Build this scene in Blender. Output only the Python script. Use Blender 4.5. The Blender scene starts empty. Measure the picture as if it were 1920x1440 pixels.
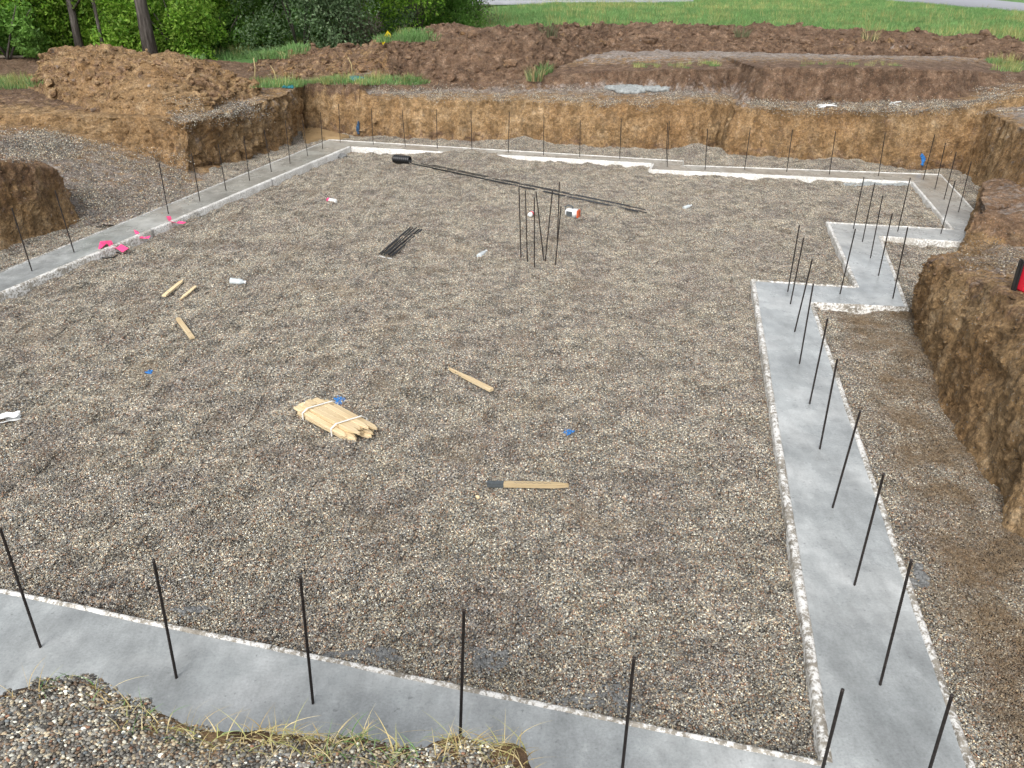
import bpy, bmesh, math, random
import numpy as np
from mathutils import Vector, Matrix, Euler
from mathutils.bvhtree import BVHTree
R = math.radians
rng = np.random.default_rng(7); random.seed(7)
scene = bpy.context.scene; COL = scene.collection

# ------------------------------------------------------------------ camera
FPX, PITCH, ROLL, CAMH = 1519.07, .461813, .0102702, 3.082      # height over the top of the footing (z = 0)
cp, sp, cr, sr = math.cos(PITCH), math.sin(PITCH), math.cos(ROLL), math.sin(ROLL)
FW = np.array([0, cp, -sp]); U0 = np.array([0, sp, cp]); X0 = np.array([1., 0, 0])
RT = cr*X0 + sr*U0; UP = -sr*X0 + cr*U0
CAM = np.array([0, 0, CAMH])
cd = bpy.data.cameras.new('camera'); cam = bpy.data.objects.new('camera', cd); COL.objects.link(cam)
cd.sensor_width = 36; cd.lens = FPX/1920*36; cd.clip_start = .05; cd.clip_end = 2000
m = Matrix.Identity(4)
for i in range(3):
    m[i][0], m[i][1], m[i][2], m[i][3] = RT[i], UP[i], -FW[i], CAM[i]
cam.matrix_world = m; scene.camera = cam

# ------------------------------------------------------------------ world, sun, exposure (overcast)
SUN_EL, SUN_AZ = R(44), R(196)          # azimuth clockwise from +Y
w = bpy.data.worlds.new('World'); scene.world = w; w.use_nodes = True
nt = w.node_tree; bg = nt.nodes['Background']
sky = nt.nodes.new('ShaderNodeTexSky'); sky.sky_type = 'NISHITA'; sky.sun_disc = False
sky.sun_elevation = SUN_EL; sky.sun_rotation = SUN_AZ; sky.dust_density = 4; sky.air_density = 1.2; sky.altitude = 200
hs = nt.nodes.new('ShaderNodeHueSaturation'); hs.inputs['Saturation'].default_value = .22
nt.links.new(sky.outputs[0], hs.inputs['Color']); nt.links.new(hs.outputs[0], bg.inputs[0])
bg.inputs[1].default_value = .15
sl = bpy.data.lights.new('sun', 'SUN'); so = bpy.data.objects.new('sun', sl); COL.objects.link(so)
sl.energy = 1.15; sl.angle = R(28); sl.color = (1, .98, .955)
sd = Vector((math.sin(SUN_AZ)*math.cos(SUN_EL), math.cos(SUN_AZ)*math.cos(SUN_EL), math.sin(SUN_EL)))
so.rotation_euler = sd.to_track_quat('Z', 'Y').to_euler(); so.location = (0, 0, 30)
vs = scene.view_settings; vs.view_transform = 'Standard'; vs.look = 'None'; vs.gamma = 1; vs.exposure = .66

# ------------------------------------------------------------------ numeric helpers
def ray(px, py):
    d = RT*((px-960)/FPX) + UP*((720-py)/FPX) + FW
    return d
def U(px, py, z=0.):                     # survey point: where the sight line meets height z
    d = ray(px, py); return CAM + d*((z-CAMH)/d[2])
def D(px, py, y):                        # survey point at plan depth y
    d = ray(px, py); return CAM + d*(y/d[1])
_perm = np.random.default_rng(3).permutation(512)
_grad = np.random.default_rng(4).normal(size=(512, 3)); _grad /= np.linalg.norm(_grad, axis=1)[:, None]
def pn(P):
    P = np.asarray(P, float); I = np.floor(P).astype(int); F = P-I
    S = F*F*F*(F*(F*6-15)+10); out = 0
    for dx in (0, 1):
        for dy in (0, 1):
            for dz in (0, 1):
                h = _perm[(_perm[(_perm[(I[..., 0]+dx) % 512]+I[..., 1]+dy) % 512]+I[..., 2]+dz) % 512]
                g = _grad[h]
                dot = g[..., 0]*(F[..., 0]-dx)+g[..., 1]*(F[..., 1]-dy)+g[..., 2]*(F[..., 2]-dz)
                wx = S[..., 0] if dx else 1-S[..., 0]; wy = S[..., 1] if dy else 1-S[..., 1]; wz = S[..., 2] if dz else 1-S[..., 2]
                out = out + dot*wx*wy*wz
    return out
def fbm(P, f, o=4, gain=.5, billow=False, seed=0.):
    P = np.asarray(P, float)+seed; a = 1.; s = 0
    for k in range(o):
        n = pn(P*f+k*17.3)
        s = s + a*((abs(n)*2-.5) if billow else n); a *= gain; f *= 2.03
    return s
def sstep(a, b, x):
    t = np.clip((x-a)/(b-a), 0, 1); return t*t*(3-2*t)

# ------------------------------------------------------------------ object helpers
def tag(o, label=None, cat=None, group=None, kind=None):
    if label: o['label'] = label
    if cat: o['category'] = cat
    if group: o['group'] = group
    if kind: o['kind'] = kind
    return o
def link(name, me, mat=None, parent=None):
    o = bpy.data.objects.new(name, me); COL.objects.link(o)
    if mat is not None and me is not None: me.materials.append(mat)
    if parent is not None: o.parent = parent
    return o
def empty(name, loc=(0, 0, 0)):
    o = bpy.data.objects.new(name, None); COL.objects.link(o); o.location = loc; o.empty_display_size = .1
    return o
def mesh_np(name, V, F, smooth=True, attrs=None, cols=None):
    V = np.asarray(V, np.float32); F = np.asarray(F, np.int32); k = F.shape[1]
    me = bpy.data.meshes.new(name)
    me.vertices.add(len(V)); me.vertices.foreach_set('co', V.ravel())
    me.loops.add(F.size); me.loops.foreach_set('vertex_index', F.ravel())
    me.polygons.add(len(F)); me.polygons.foreach_set('loop_start', np.arange(len(F), dtype=np.int32)*k)
    try: me.polygons.foreach_set('loop_total', np.full(len(F), k, np.int32))
    except Exception: pass
    if isinstance(smooth, np.ndarray): me.polygons.foreach_set('use_smooth', smooth)
    elif smooth: me.polygons.foreach_set('use_smooth', np.ones(len(F), bool))
    for n, a in (attrs or {}).items():
        me.attributes.new(n, 'FLOAT', 'POINT').data.foreach_set('value', np.asarray(a, np.float32).ravel())
    if cols is not None:
        c = np.ones((len(V), 4), np.float32); c[:, :3] = cols
        me.attributes.new('col', 'FLOAT_COLOR', 'POINT').data.foreach_set('color', c.ravel())
    me.update(calc_edges=True); me.validate()
    return me
def grid_faces(nv, nu):
    i = np.arange(nv*nu).reshape(nv, nu)
    return np.stack([i[:-1, :-1], i[:-1, 1:], i[1:, 1:], i[1:, :-1]], -1).reshape(-1, 4)
class MB:
    """collects simple solids into one mesh"""
    def __init__(s): s.bm = bmesh.new()
    def box(s, c, size, rot=None, taper=None):
        M = Matrix.Translation(Vector(c)) @ ((rot or Matrix.Identity(3)).to_4x4()) @ Matrix.Diagonal((*size, 1))
        return bmesh.ops.create_cube(s.bm, size=1, matrix=M)['verts']
    def tube(s, pts, rad, seg=8, cap=True):
        pts = [Vector(p) for p in pts]; rings = []
        rads = rad if hasattr(rad, '__len__') else [rad]*len(pts)
        up = Vector((.13, .21, .97))
        for i, p in enumerate(pts):
            t = (pts[min(i+1, len(pts)-1)]-pts[max(i-1, 0)]).normalized()
            a = t.cross(up)
            if a.length < 1e-3: a = t.cross(Vector((1, 0, 0)))
            a.normalize(); b = t.cross(a)
            rings.append([s.bm.verts.new(p+(a*math.cos(2*math.pi*k/seg)+b*math.sin(2*math.pi*k/seg))*rads[i]) for k in range(seg)])
        for r0, r1 in zip(rings, rings[1:]):
            for k in range(seg):
                s.bm.faces.new((r0[k], r0[(k+1) % seg], r1[(k+1) % seg], r1[k]))
        if cap:
            s.bm.faces.new(rings[0][::-1]); s.bm.faces.new(rings[-1])
    def prism(s, poly, z0, z1, M=None):
        M = M or Matrix.Identity(4)
        a = [s.bm.verts.new(M @ Vector((x, y, z0))) for x, y in poly]; b = [s.bm.verts.new(M @ Vector((x, y, z1))) for x, y in poly]
        n = len(poly)
        s.bm.faces.new(a[::-1]); s.bm.faces.new(b)
        for i in range(n): s.bm.faces.new((a[i], a[(i+1) % n], b[(i+1) % n], b[i]))
    def bevel(s, w=.004, seg=1):
        bmesh.ops.bevel(s.bm, geom=s.bm.edges[:], offset=w, segments=seg, affect='EDGES')
    def build(s, name, mat, parent=None, smooth=False):
        bmesh.ops.recalc_face_normals(s.bm, faces=s.bm.faces[:])
        me = bpy.data.meshes.new(name); s.bm.to_mesh(me); s.bm.free()
        if smooth: me.polygons.foreach_set('use_smooth', np.ones(len(me.polygons), bool))
        return link(name, me, mat, parent)

# ------------------------------------------------------------------ materials
class NT:
    def __init__(s, name):
        s.m = bpy.data.materials.new(name); s.m.use_nodes = True; s.t = s.m.node_tree
        s.b = s.t.nodes['Principled BSDF']; s.pos = s.n('ShaderNodeNewGeometry').outputs['Position']
        s.obj = s.n('ShaderNodeTexCoord').outputs['Object']
    def n(s, k, **kw):
        x = s.t.nodes.new(k)
        for a, v in kw.items(): setattr(x, a, v)
        return x
    def l(s, a, b): s.t.links.new(a, b)
    def noise(s, scale, det=4, rough=.55, vec=None, dist=0):
        x = s.n('ShaderNodeTexNoise'); x.inputs['Scale'].default_value = scale; x.inputs['Detail'].default_value = det
        x.inputs['Roughness'].default_value = rough; x.inputs['Distortion'].default_value = dist
        s.l(vec or s.pos, x.inputs['Vector']); return x.outputs['Fac']
    def voro(s, scale, out='Distance', vec=None, feat='F1'):
        x = s.n('ShaderNodeTexVoronoi'); x.inputs['Scale'].default_value = scale; x.feature = feat
        s.l(vec or s.pos, x.inputs['Vector']); return x.outputs[out]
    def ramp(s, fac, stops):
        x = s.n('ShaderNodeValToRGB'); e = x.color_ramp.elements
        while len(e) < len(stops): e.new(.5)
        for q, (p, c) in zip(e, stops): q.position = p; q.color = (*c, 1) if hasattr(c, '__len__') else (c, c, c, 1)
        s.l(fac, x.inputs[0]); return x.outputs[0]
    def mix(s, fac, a, b, mode='MIX'):
        x = s.n('ShaderNodeMix', data_type='RGBA', blend_type=mode)
        for v, i in ((fac, 0), (a, 6), (b, 7)):
            if hasattr(v, 'is_linked'): s.l(v, x.inputs[i])
            else: x.inputs[i].default_value = v if i == 0 else (*v, 1)
        return x.outputs[2]
    def math(s, op, a, b=0.):
        x = s.n('ShaderNodeMath', operation=op)
        for v, i in ((a, 0), (b, 1)):
            if hasattr(v, 'is_linked'): s.l(v, x.inputs[i])
            else: x.inputs[i].default_value = v
        return x.outputs[0]
    def attr(s, name, out='Fac'):
        x = s.n('ShaderNodeAttribute'); x.attribute_name = name; return x.outputs[out]
    def bump(s, h, dist, strength=1.):
        x = s.n('ShaderNodeBump'); x.inputs['Distance'].default_value = dist; x.inputs['Strength'].default_value = strength
        s.l(h, x.inputs['Height']); s.l(x.outputs[0], s.b.inputs['Normal'])
    def out(s, col=None, rough=None, spec=None, metal=None):
        for v, k in ((col, 'Base Color'), (rough, 'Roughness'), (spec, 'Specular IOR Level'), (metal, 'Metallic')):
            if v is None: continue
            if hasattr(v, 'is_linked'): s.l(v, s.b.inputs[k])
            else: s.b.inputs[k].default_value = (*v, 1) if hasattr(v, '__len__') else v
        return s.m
def stretch(t, sx, sy, sz):
    x = t.n('ShaderNodeMapping'); x.inputs['Scale'].default_value = (sx, sy, sz); t.l(t.pos, x.inputs[0]); return x.outputs[0]

def mat_soil():
    t = NT('soil')
    big = t.noise(.8, 5, .6); mid = t.noise(4.5, 6, .62); fine = t.noise(38, 5, .65)
    clay = t.ramp(mid, [(.28, (.22, .132, .06)), (.45, (.345, .222, .108)), (.58, (.43, .29, .155)), (.75, (.57, .43, .27))])
    clay = t.mix(t.ramp(big, [(.42, 0.), (.62, .55)]), clay, (.29, .16, .066))
    mud = t.ramp(mid, [(.28, (.10, .06, .038)), (.5, (.19, .118, .074)), (.72, (.32, .22, .15))])
    pale = t.ramp(t.noise(11, 6, .7), [(.3, (.20, .16, .133)), (.5, (.34, .288, .25)), (.68, (.52, .465, .415))])
    red = t.ramp(mid, [(.3, (.18, .102, .055)), (.6, (.32, .205, .125)), (.8, (.52, .39, .28))])
    jit = t.math('MULTIPLY', t.math('SUBTRACT', t.noise(6, 5, .65), .5), 1.6)
    def mask(a): return t.ramp(t.math('ADD', t.attr(a), jit), [(.35, 0.), (.65, 1.)])
    c = t.mix(mask('mud'), clay, mud)
    c = t.mix(mask('red'), c, red)
    c = t.mix(mask('grav'), c, pale)
    spk = t.voro(60, 'Color')
    sep = t.n('ShaderNodeSeparateColor'); t.l(spk, sep.inputs[0])
    stone = t.math('MULTIPLY', t.ramp(sep.outputs[0], [(.86, 0.), (.9, 1.)]), t.ramp(t.voro(60), [(.30, 1.), (.42, 0.)]))
    c = t.mix(t.math('MULTIPLY', stone, .8), c, t.ramp(sep.outputs[1], [(0, (.12, .1, .09)), (.5, (.3, .26, .21)), (1, (.55, .5, .44))]))
    c = t.mix(1., c, t.ramp(fine, [(.28, .55), (.5, 1.), (.72, 1.45)]), 'MULTIPLY')
    c = t.mix(1., c, t.ramp(t.noise(15, 5, .7), [(.32, .62), (.5, 1.), (.68, 1.36)]), 'MULTIPLY')
    c = t.mix(1., c, t.ramp(t.noise(1., 5, .62, vec=stretch(t, 5, 5, .9)), [(.36, .7), (.52, 1.), (.68, 1.18)]), 'MULTIPLY')
    t.bump(t.math('ADD', t.math('MULTIPLY', t.noise(22, 6, .7), 1.), t.math('MULTIPLY', t.noise(90, 4, .7), .35)), .075, 1.)
    return t.out(c, t.ramp(mid, [(.3, .75), (.7, .95)]), .25)
def mat_pebble():
    t = NT('pebble')
    c = t.attr('col', 'Color')
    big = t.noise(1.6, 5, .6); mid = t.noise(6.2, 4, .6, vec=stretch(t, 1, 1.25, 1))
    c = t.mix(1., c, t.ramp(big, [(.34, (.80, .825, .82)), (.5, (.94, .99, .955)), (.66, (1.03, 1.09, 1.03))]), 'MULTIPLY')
    c = t.mix(1., c, t.ramp(mid, [(.36, .68), (.5, .97), (.64, 1.22)]), 'MULTIPLY')  # light and dark mottle: shading of the gravel lumps painted into the colour
    dirt = t.ramp(t.noise(1.3, 5, .6), [(.56, 0.), (.72, .45)])
    c = t.mix(dirt, c, (.2, .15, .095))
    sx = t.n('ShaderNodeSeparateXYZ'); t.l(t.pos, sx.inputs[0])           # soil worked into the gravel outside the right footing
    edge = t.math('SUBTRACT', sx.outputs[0], t.math('ADD', t.math('MULTIPLY', sx.outputs[1], .218), 1.62))
    m1 = t.n('ShaderNodeMapRange'); t.l(edge, m1.inputs[0]); m1.inputs[1].default_value = -.05; m1.inputs[2].default_value = .25
    m2 = t.n('ShaderNodeMapRange'); t.l(sx.outputs[1], m2.inputs[0]); m2.inputs[1].default_value = 8.4; m2.inputs[2].default_value = 8.1
    sm = t.math('MULTIPLY', t.math('MULTIPLY', m1.outputs[0], m2.outputs[0]), t.ramp(t.noise(2.4, 5, .62), [(.38, .22), (.58, .85)]))
    c = t.mix(sm, c, t.ramp(t.noise(30, 4, .6), [(.3, (.09, .06, .034)), (.7, (.24, .165, .09))]))
    t.bump(t.noise(300, 2, .5), .002, .4)
    return t.out(c, .62, .35)
def mat_bed():
    t = NT('gravel_bed')
    v = t.voro(75, 'Color'); s = t.n('ShaderNodeSeparateColor'); t.l(v, s.inputs[0])
    c = t.ramp(s.outputs[0], [(0, (.05, .045, .04)), (.4, (.1, .085, .07)), (.75, (.19, .16, .13)), (1, (.4, .36, .3))])
    t.bump(t.voro(75), .01, 1.)
    return t.out(c, .85, .2)
def mat_concrete():
    t = NT('wet_concrete')
    big = t.noise(1.3, 5, .6); mid = t.noise(7, 5, .6); fine = t.noise(70, 4, .8)
    far = t.n('ShaderNodeSeparateXYZ'); t.l(t.pos, far.inputs[0])
    c = t.ramp(big, [(.32, (.25, .265, .265)), (.5, (.32, .335, .332)), (.66, (.44, .452, .445))])
    tan = t.ramp(t.math('ADD', far.outputs[1], t.math('MULTIPLY', mid, 2.)), [(0, 0.), (1, 0.)])
    tn = t.n('ShaderNodeMapRange'); tn.inputs[1].default_value = 10.5; tn.inputs[2].default_value = 14.5
    t.l(t.math('ADD', far.outputs[1], t.math('MULTIPLY', big, 2.)), tn.inputs[0])
    c = t.mix(t.math('MULTIPLY', tn.outputs[0], .7), c, (.315, .292, .245))
    c = t.mix(1., c, t.ramp(mid, [(.3, .88), (.5, 1.), (.7, 1.14)]), 'MULTIPLY')
    c = t.mix(1., c, t.ramp(fine, [(.3, .8), (.5, 1.), (.7, 1.14)]), 'MULTIPLY')
    c = t.mix(1., c, t.ramp(t.noise(1., 5, .7, vec=stretch(t, 3.2, 1.1, 1)), [(.36, .8), (.5, 1.), (.62, 1.16)]), 'MULTIPLY')
    pit = t.ramp(t.noise(24, 2, .5), [(.68, 0.), (.74, .6)])
    c = t.mix(pit, c, (.16, .165, .165))
    t.bump(t.math('ADD', t.math('MULTIPLY', fine, .25), t.math('ADD', t.math('MULTIPLY', t.noise(30, 4, .6), .6), t.math('MULTIPLY', mid, .4))), .005, .5)
    return t.out(c, t.ramp(big, [(.3, .16), (.5, .26), (.7, .42)]), .6)
def mat_form():
    t = NT('white_form')
    sp1 = t.noise(38, 5, .75); sp2 = t.noise(3.2, 4, .6)
    f = t.math('ADD', sp1, t.math('MULTIPLY', t.math('SUBTRACT', sp2, .5), .5))
    k = t.ramp(f, [(.44, 0.), (.54, 1.)])
    f2 = t.n('ShaderNodeSeparateXYZ'); t.l(t.pos, f2.inputs[0])
    near = t.n('ShaderNodeMapRange'); near.inputs[1].default_value = 13; near.inputs[2].default_value = 9; near.inputs[3].default_value = .5; near.inputs[4].default_value = 1
    t.l(f2.outputs[1], near.inputs[0])
    c = t.mix(t.math('MULTIPLY', k, near.outputs[0]), (.69, .68, .65), t.ramp(t.noise(12, 4), [(.35, (.17, .15, .12)), (.65, (.34, .31, .26))]))
    t.bump(sp1, .004, .6)
    return t.out(c, .6, .4)
def mat_simple(name, col, rough=.6, var=.25, scale=20, spec=.4, metal=0, bump=0.):
    t = NT(name); n = t.noise(scale, 4, .6, vec=t.obj)
    c = t.mix(1., col, t.ramp(n, [(.3, 1-var), (.7, 1+var)]), 'MULTIPLY')
    if bump: t.bump(n, bump, .7)
    return t.out(c, rough, spec, metal)
def mat_wood(name, a, b):
    t = NT(name); mp = t.n('ShaderNodeMapping'); mp.inputs['Scale'].default_value = (3, 60, 60); t.l(t.obj, mp.inputs[0])
    n = t.noise(1., 4, .6, vec=mp.outputs[0], dist=.4)
    inf = t.n('ShaderNodeObjectInfo').outputs['Random']
    c = t.ramp(n, [(.3, a), (.7, b)])
    c = t.mix(1., c, t.ramp(inf, [(0, .66), (1, 1.18)]), 'MULTIPLY')
    k = t.ramp(t.noise(14, 2, .5, vec=t.obj), [(.72, 0.), (.77, .7)])
    c = t.mix(k, c, (.13, .07, .03))
    return t.out(c, .65, .3)
def mat_leaf(name='leaf', trans=.52, rough_=.55, spec_=.3):
    t = NT(name); c = t.attr('col', 'Color')
    c = t.mix(1., c, t.ramp(t.noise(.9, 3, .5), [(.3, .75), (.7, 1.25)]), 'MULTIPLY')
    t.out(c, rough_, spec_)
    tr = t.n('ShaderNodeBsdfTranslucent'); t.l(c, tr.inputs[0])
    mx = t.n('ShaderNodeMixShader'); mx.inputs[0].default_value = trans
    o = t.t.nodes['Material Output']; t.l(t.b.outputs[0], mx.inputs[1]); t.l(tr.outputs[0], mx.inputs[2]); t.l(mx.outputs[0], o.inputs[0])
    return t.m
def mat_field():
    t = NT('field')
    big = t.noise(.12, 5, .6); mid = t.noise(1.3, 5, .65)
    c = t.ramp(mid, [(.3, (.08, .18, .05)), (.5, (.12, .25, .08)), (.7, (.18, .31, .12))])
    c = t.mix(t.ramp(big, [(.45, 0.), (.7, .5)]), c, (.2, .3, .12))
    t.bump(t.noise(14, 4, .7), .12, 1.)
    return t.out(c, .9, .15)
def mat_bark():
    t = NT('bark'); mp = t.n('ShaderNodeMapping'); mp.inputs['Scale'].default_value = (14, 14, 2.2); t.l(t.obj, mp.inputs[0])
    n = t.noise(1., 5, .65, vec=mp.outputs[0])
    t.bump(n, .05, 1.)
    return t.out(t.ramp(n, [(.3, (.035, .03, .026)), (.5, (.085, .075, .066)), (.72, (.17, .155, .14))]), .9, .15)
def mat_clear():
    t = NT('clear_plastic'); t.b.inputs['Transmission Weight'].default_value = .35
    t.bump(t.noise(40, 3, .6, vec=t.obj), .01, .6)
    return t.out((.78, .84, .86), .22, .5)
def mat_water():
    t = NT('muddy_water'); t.bump(t.noise(3, 2), .01, .15)
    return t.out(t.ramp(t.noise(1.5, 3), [(.3, (.33, .225, .115)), (.7, (.40, .285, .155))]), .12, .5)
M = dict(soil=mat_soil(), pebble=mat_pebble(), bed=mat_bed(), concrete=mat_concrete(), form=mat_form(), leaf=mat_leaf(), grass=mat_leaf('grass_blade', .3, .85, .05),
         field=mat_field(), bark=mat_bark(), clear=mat_clear(), water=mat_water(),
         steel=mat_simple('dark_steel', (.026, .021, .019), .55, .6, 45, .4, .3),
         steel2=mat_simple('black_steel', (.03, .032, .036), .45, .4, 40, .5, .4),
         rust=mat_simple('rust', (.22, .075, .03), .8, .4, 80),
         black=mat_simple('black_plastic', (.012, .012, .013), .38, .2, 20, .5),
         wood=mat_wood('pale_pine', (.58, .42, .23), (.80, .66, .43)), wood2=mat_wood('aged_pine', (.50, .37, .2), (.68, .53, .32)),
         greypaint=mat_simple('grey_paint', (.07, .08, .085), .6, .3, 30),
         strap=mat_simple('white_strap', (.75, .74, .7), .4, .05),
         white=mat_simple('white_plastic', (.72, .73, .72), .4, .06, 12),
         pink=mat_simple('pink_plastic', (.85, .07, .22), .5, .15, 30),
         red=mat_simple('red_plastic', (.62, .02, .04), .35, .1, 20),
         orange=mat_simple('orange_red', (.55, .11, .04), .5, .15, 30),
         blue=mat_simple('blue_paint', (.03, .17, .45), .7, .35, 60),
         slate=mat_simple('slate_blue_paint', (.035, .085, .16), .8, .4, 40),
         teal=mat_simple('teal_paint', (.02, .16, .19), .7, .35, 40),
         yellow=mat_simple('yellow_plastic', (.85, .68, .02), .5, .1, 30),
         spill=mat_simple('grey_mortar', (.17, .172, .168), .6, .4, 25, .4, 0, .01),
         spill2=mat_simple('pale_mortar', (.27, .285, .28), .6, .3, 14, .4, 0, .01),
         road=mat_simple('road_asphalt', (.30, .305, .33), .8, .12, 3),
         deadwood=mat_simple('dead_wood', (.25, .21, .17), .9, .3, 25, .2, 0, .01),
         straw=mat_simple('straw', (.5, .4, .2), .8, .2, 25))

# ------------------------------------------------------------------ terrain lofts
TERR = []                                # (verts, faces) of every ground surface, for resting things on them
def resamp(P, n):                        # P (rows, cols, 3 or k): resample columns to n (Catmull-Rom-ish via linear + smoothing)
    P = np.asarray(P, float); d = np.linalg.norm(np.diff(P[..., :3], axis=1), axis=2).mean(0)
    s = np.r_[0, np.cumsum(d)]; q = np.linspace(0, s[-1], n)
    out = np.empty((P.shape[0], n, P.shape[2]))
    for r in range(P.shape[0]):
        for k in range(P.shape[2]): out[r, :, k] = np.interp(q, s, P[r, :, k])
    return out
def smooth(A, it, ends=True):
    for _ in range(it):
        B = A.copy(); B[1:-1, 1:-1] = .5*A[1:-1, 1:-1]+.125*(A[:-2, 1:-1]+A[2:, 1:-1]+A[1:-1, :-2]+A[1:-1, 2:])
        B[0, 1:-1] = .5*A[0, 1:-1]+.25*(A[0, :-2]+A[0, 2:]); B[-1, 1:-1] = .5*A[-1, 1:-1]+.25*(A[-1, :-2]+A[-1, 2:])
        A = B
    return A
def loft(name, rows, segs, step=.03, it=2, amp=(.05,), striate=0., clods=0, clod_size=.05, seed=0., kind='structure', mat=None):
    """rows: list of lists of (x,y,z,mud,red,grav); segs: samples between consecutive rows; amp: displacement per segment"""
    P = np.array(rows, float)
    L = np.linalg.norm(np.diff(P[len(P)//2, :, :3], axis=0), axis=1).sum(); nu = int(L/step)+2
    P = resamp(P, nu)
    G, A = [], []
    for i, n in enumerate(segs):
        a = amp[i % len(amp)]
        for k in range(n + (i == len(segs)-1)):
            t = k/n; G.append(P[i]*(1-t)+P[i+1]*t); A.append(np.full(nu, a))
    G = np.array(G); A = np.array(A)[..., None]
    A = smooth(A, 3); G[..., :3] = smooth(G[..., :3], it); G[..., 3:] = smooth(G[..., 3:], 2)
    X = G[..., :3]
    du = np.gradient(X, axis=1); dv = np.gradient(X, axis=0); N = np.cross(du, dv); N /= np.linalg.norm(N, axis=2)[..., None]+1e-9
    Q = X+seed
    steep = 1-abs(N[..., 2])
    S = Q.copy(); S[..., 2] *= .16
    d = fbm(Q, 1.6, 6, .58)*1.1 + .55*fbm(Q, 5., 4, .6, True) + .32*fbm(Q, 11., 3, .65, True)
    if striate: d = d + striate*steep*(fbm(S, 6., 4, .6, True)*1.6)
    X = X + N*(d[..., None]*A) + np.stack([fbm(Q, 7., 3, seed=31.), fbm(Q, 7., 3, seed=57.), 0*A[..., 0]], -1)*A*.6
    X = X + np.stack([fbm(Q, 2.3, 2, seed=71.), fbm(Q, 2.3, 2, seed=97.), 0*A[..., 0]], -1)*A*1.1
    V = X.reshape(-1, 3); F = grid_faces(*X.shape[:2]); at = G[..., 3:].reshape(-1, 3)
    TERR.append((V, F))
    if clods:
        Vc, Fc, ac = clod_set(V, N.reshape(-1, 3), at, clods, clod_size)
        F = np.concatenate([np.concatenate([F[:, [0, 1, 2]], F[:, [0, 2, 3]]]), Fc+len(V)]); V = np.concatenate([V, Vc]); at = np.concatenate([at, ac])
    sm_ = np.ones(len(F), bool)
    if clods: sm_[len(F)-len(Fc):] = False
    me = mesh_np(name, V, F, sm_, {'mud': at[:, 0], 'red': at[:, 1], 'grav': at[:, 2]})
    o = link(name, me, mat or M['soil'])
    if kind: o['kind'] = kind
    return o
_ib = bmesh.new(); bmesh.ops.create_icosphere(_ib, subdivisions=1, radius=1)
ICO_V = np.array([v.co[:] for v in _ib.verts]); ICO_F = np.array([[v.index for v in f.verts] for f in _ib.faces]); _ib.free()
_ib = bmesh.new(); bmesh.ops.create_icosphere(_ib, subdivisions=2, radius=1)
ICO2_V = np.array([v.co[:] for v in _ib.verts]); ICO2_F = np.array([[v.index for v in f.verts] for f in _ib.faces]); _ib.free()
def blobs(P, S, base='1', jit=.25, flat=(1, .8, .6)):
    """irregular lumps at P (n,3) of radius S (n,)"""
    BV, BF = (ICO_V, ICO_F) if base == '1' else (ICO2_V, ICO2_F)
    n = len(P); ang = rng.uniform(0, 2*np.pi, n); til = rng.normal(0, .35, n)
    f = np.array(flat)[None]*rng.uniform(.75, 1.25, (n, 3))
    V = BV[None]*f[:, None]*(1+rng.normal(0, jit, (n, len(BV), 1)) if jit else 1)
    c, s = np.cos(til)[:, None], np.sin(til)[:, None]
    y, z = V[..., 1]*c-V[..., 2]*s, V[..., 1]*s+V[..., 2]*c; x = V[..., 0]
    c, s = np.cos(ang)[:, None], np.sin(ang)[:, None]
    V = np.stack([x*c-y*s, x*s+y*c, z], -1)*S[:, None, None]+P[:, None]
    F = BF[None]+(np.arange(n)*len(BV))[:, None, None]
    return V.reshape(-1, 3), F.reshape(-1, 3), len(BV)
def clod_set(V, N, at, n, size):
    n = int(n*1.9); i = rng.integers(0, len(V), n); s = size*np.exp(rng.normal(-1., .8, n)); s = np.minimum(s, size*3.)
    v, f, k = blobs(V[i]+np.c_[np.zeros((n, 2)), s*.1], s, '1', .19)
    return v, f, np.repeat(at[i]+rng.normal(0, .12, (n, 3)), k, 0)

def A(p, mud=0., red=0., grav=0.): return [*p, mud, red, grav]
GR = 1.5                                 # natural grade over the footing top, at the right
def grade(x): return 1.05+.45*sstep(-4.5, 4, x)
def UG(px, py):
    z = GR
    for _ in range(30): z = .5*z+.5*float(grade(U(px, py, z)[0]))
    return U(px, py, z)

# --- back bank: pit floor, cut face, shelf, second cut, mud flat
#      px  base  lip  zbat shelfBack  top2
cols = [(560, 242, 153, .25, 150, 147), (620, 250, 157, .25, 154, 150), (672, 258, 161, .25, 157, 153), (692, 257, 181, .22, 173, 157),
        (760, 262, 183, .25, 172, 158), (860, 266, 183, .28, 168, 157), (960, 271, 187, .28, 169, 152), (1060, 279, 191, .28, 167, 137),
        (1160, 283, 195, .28, 168, 133), (1260, 288, 192, .28, 172, 130), (1310, 288, 184, .28, 172, 129), (1335, 286, 186, .3, 173, 128), ((1346, 1367, 1373, 1386), 283, 187, .40, 174, 127),
        ((1350, 1377, 1384, 1416), 301, 206, .22, 191, 126), (1430, 301, 200, .25, 190, 126), (1500, 304, 204, .28, 191, 125), (1600, 312, 204, .28, 192, 125), (1700, 324, 206, .28, 191, 126),
        (1786, 326, 200, .3, 185, 129), (1836, 330, 193, .3, 166, 133), (1912, 334, 180, .35, 150, 142), (2050, 342, 165, .4, 150, 148)]
rows = [[] for _ in range(8)]
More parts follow.
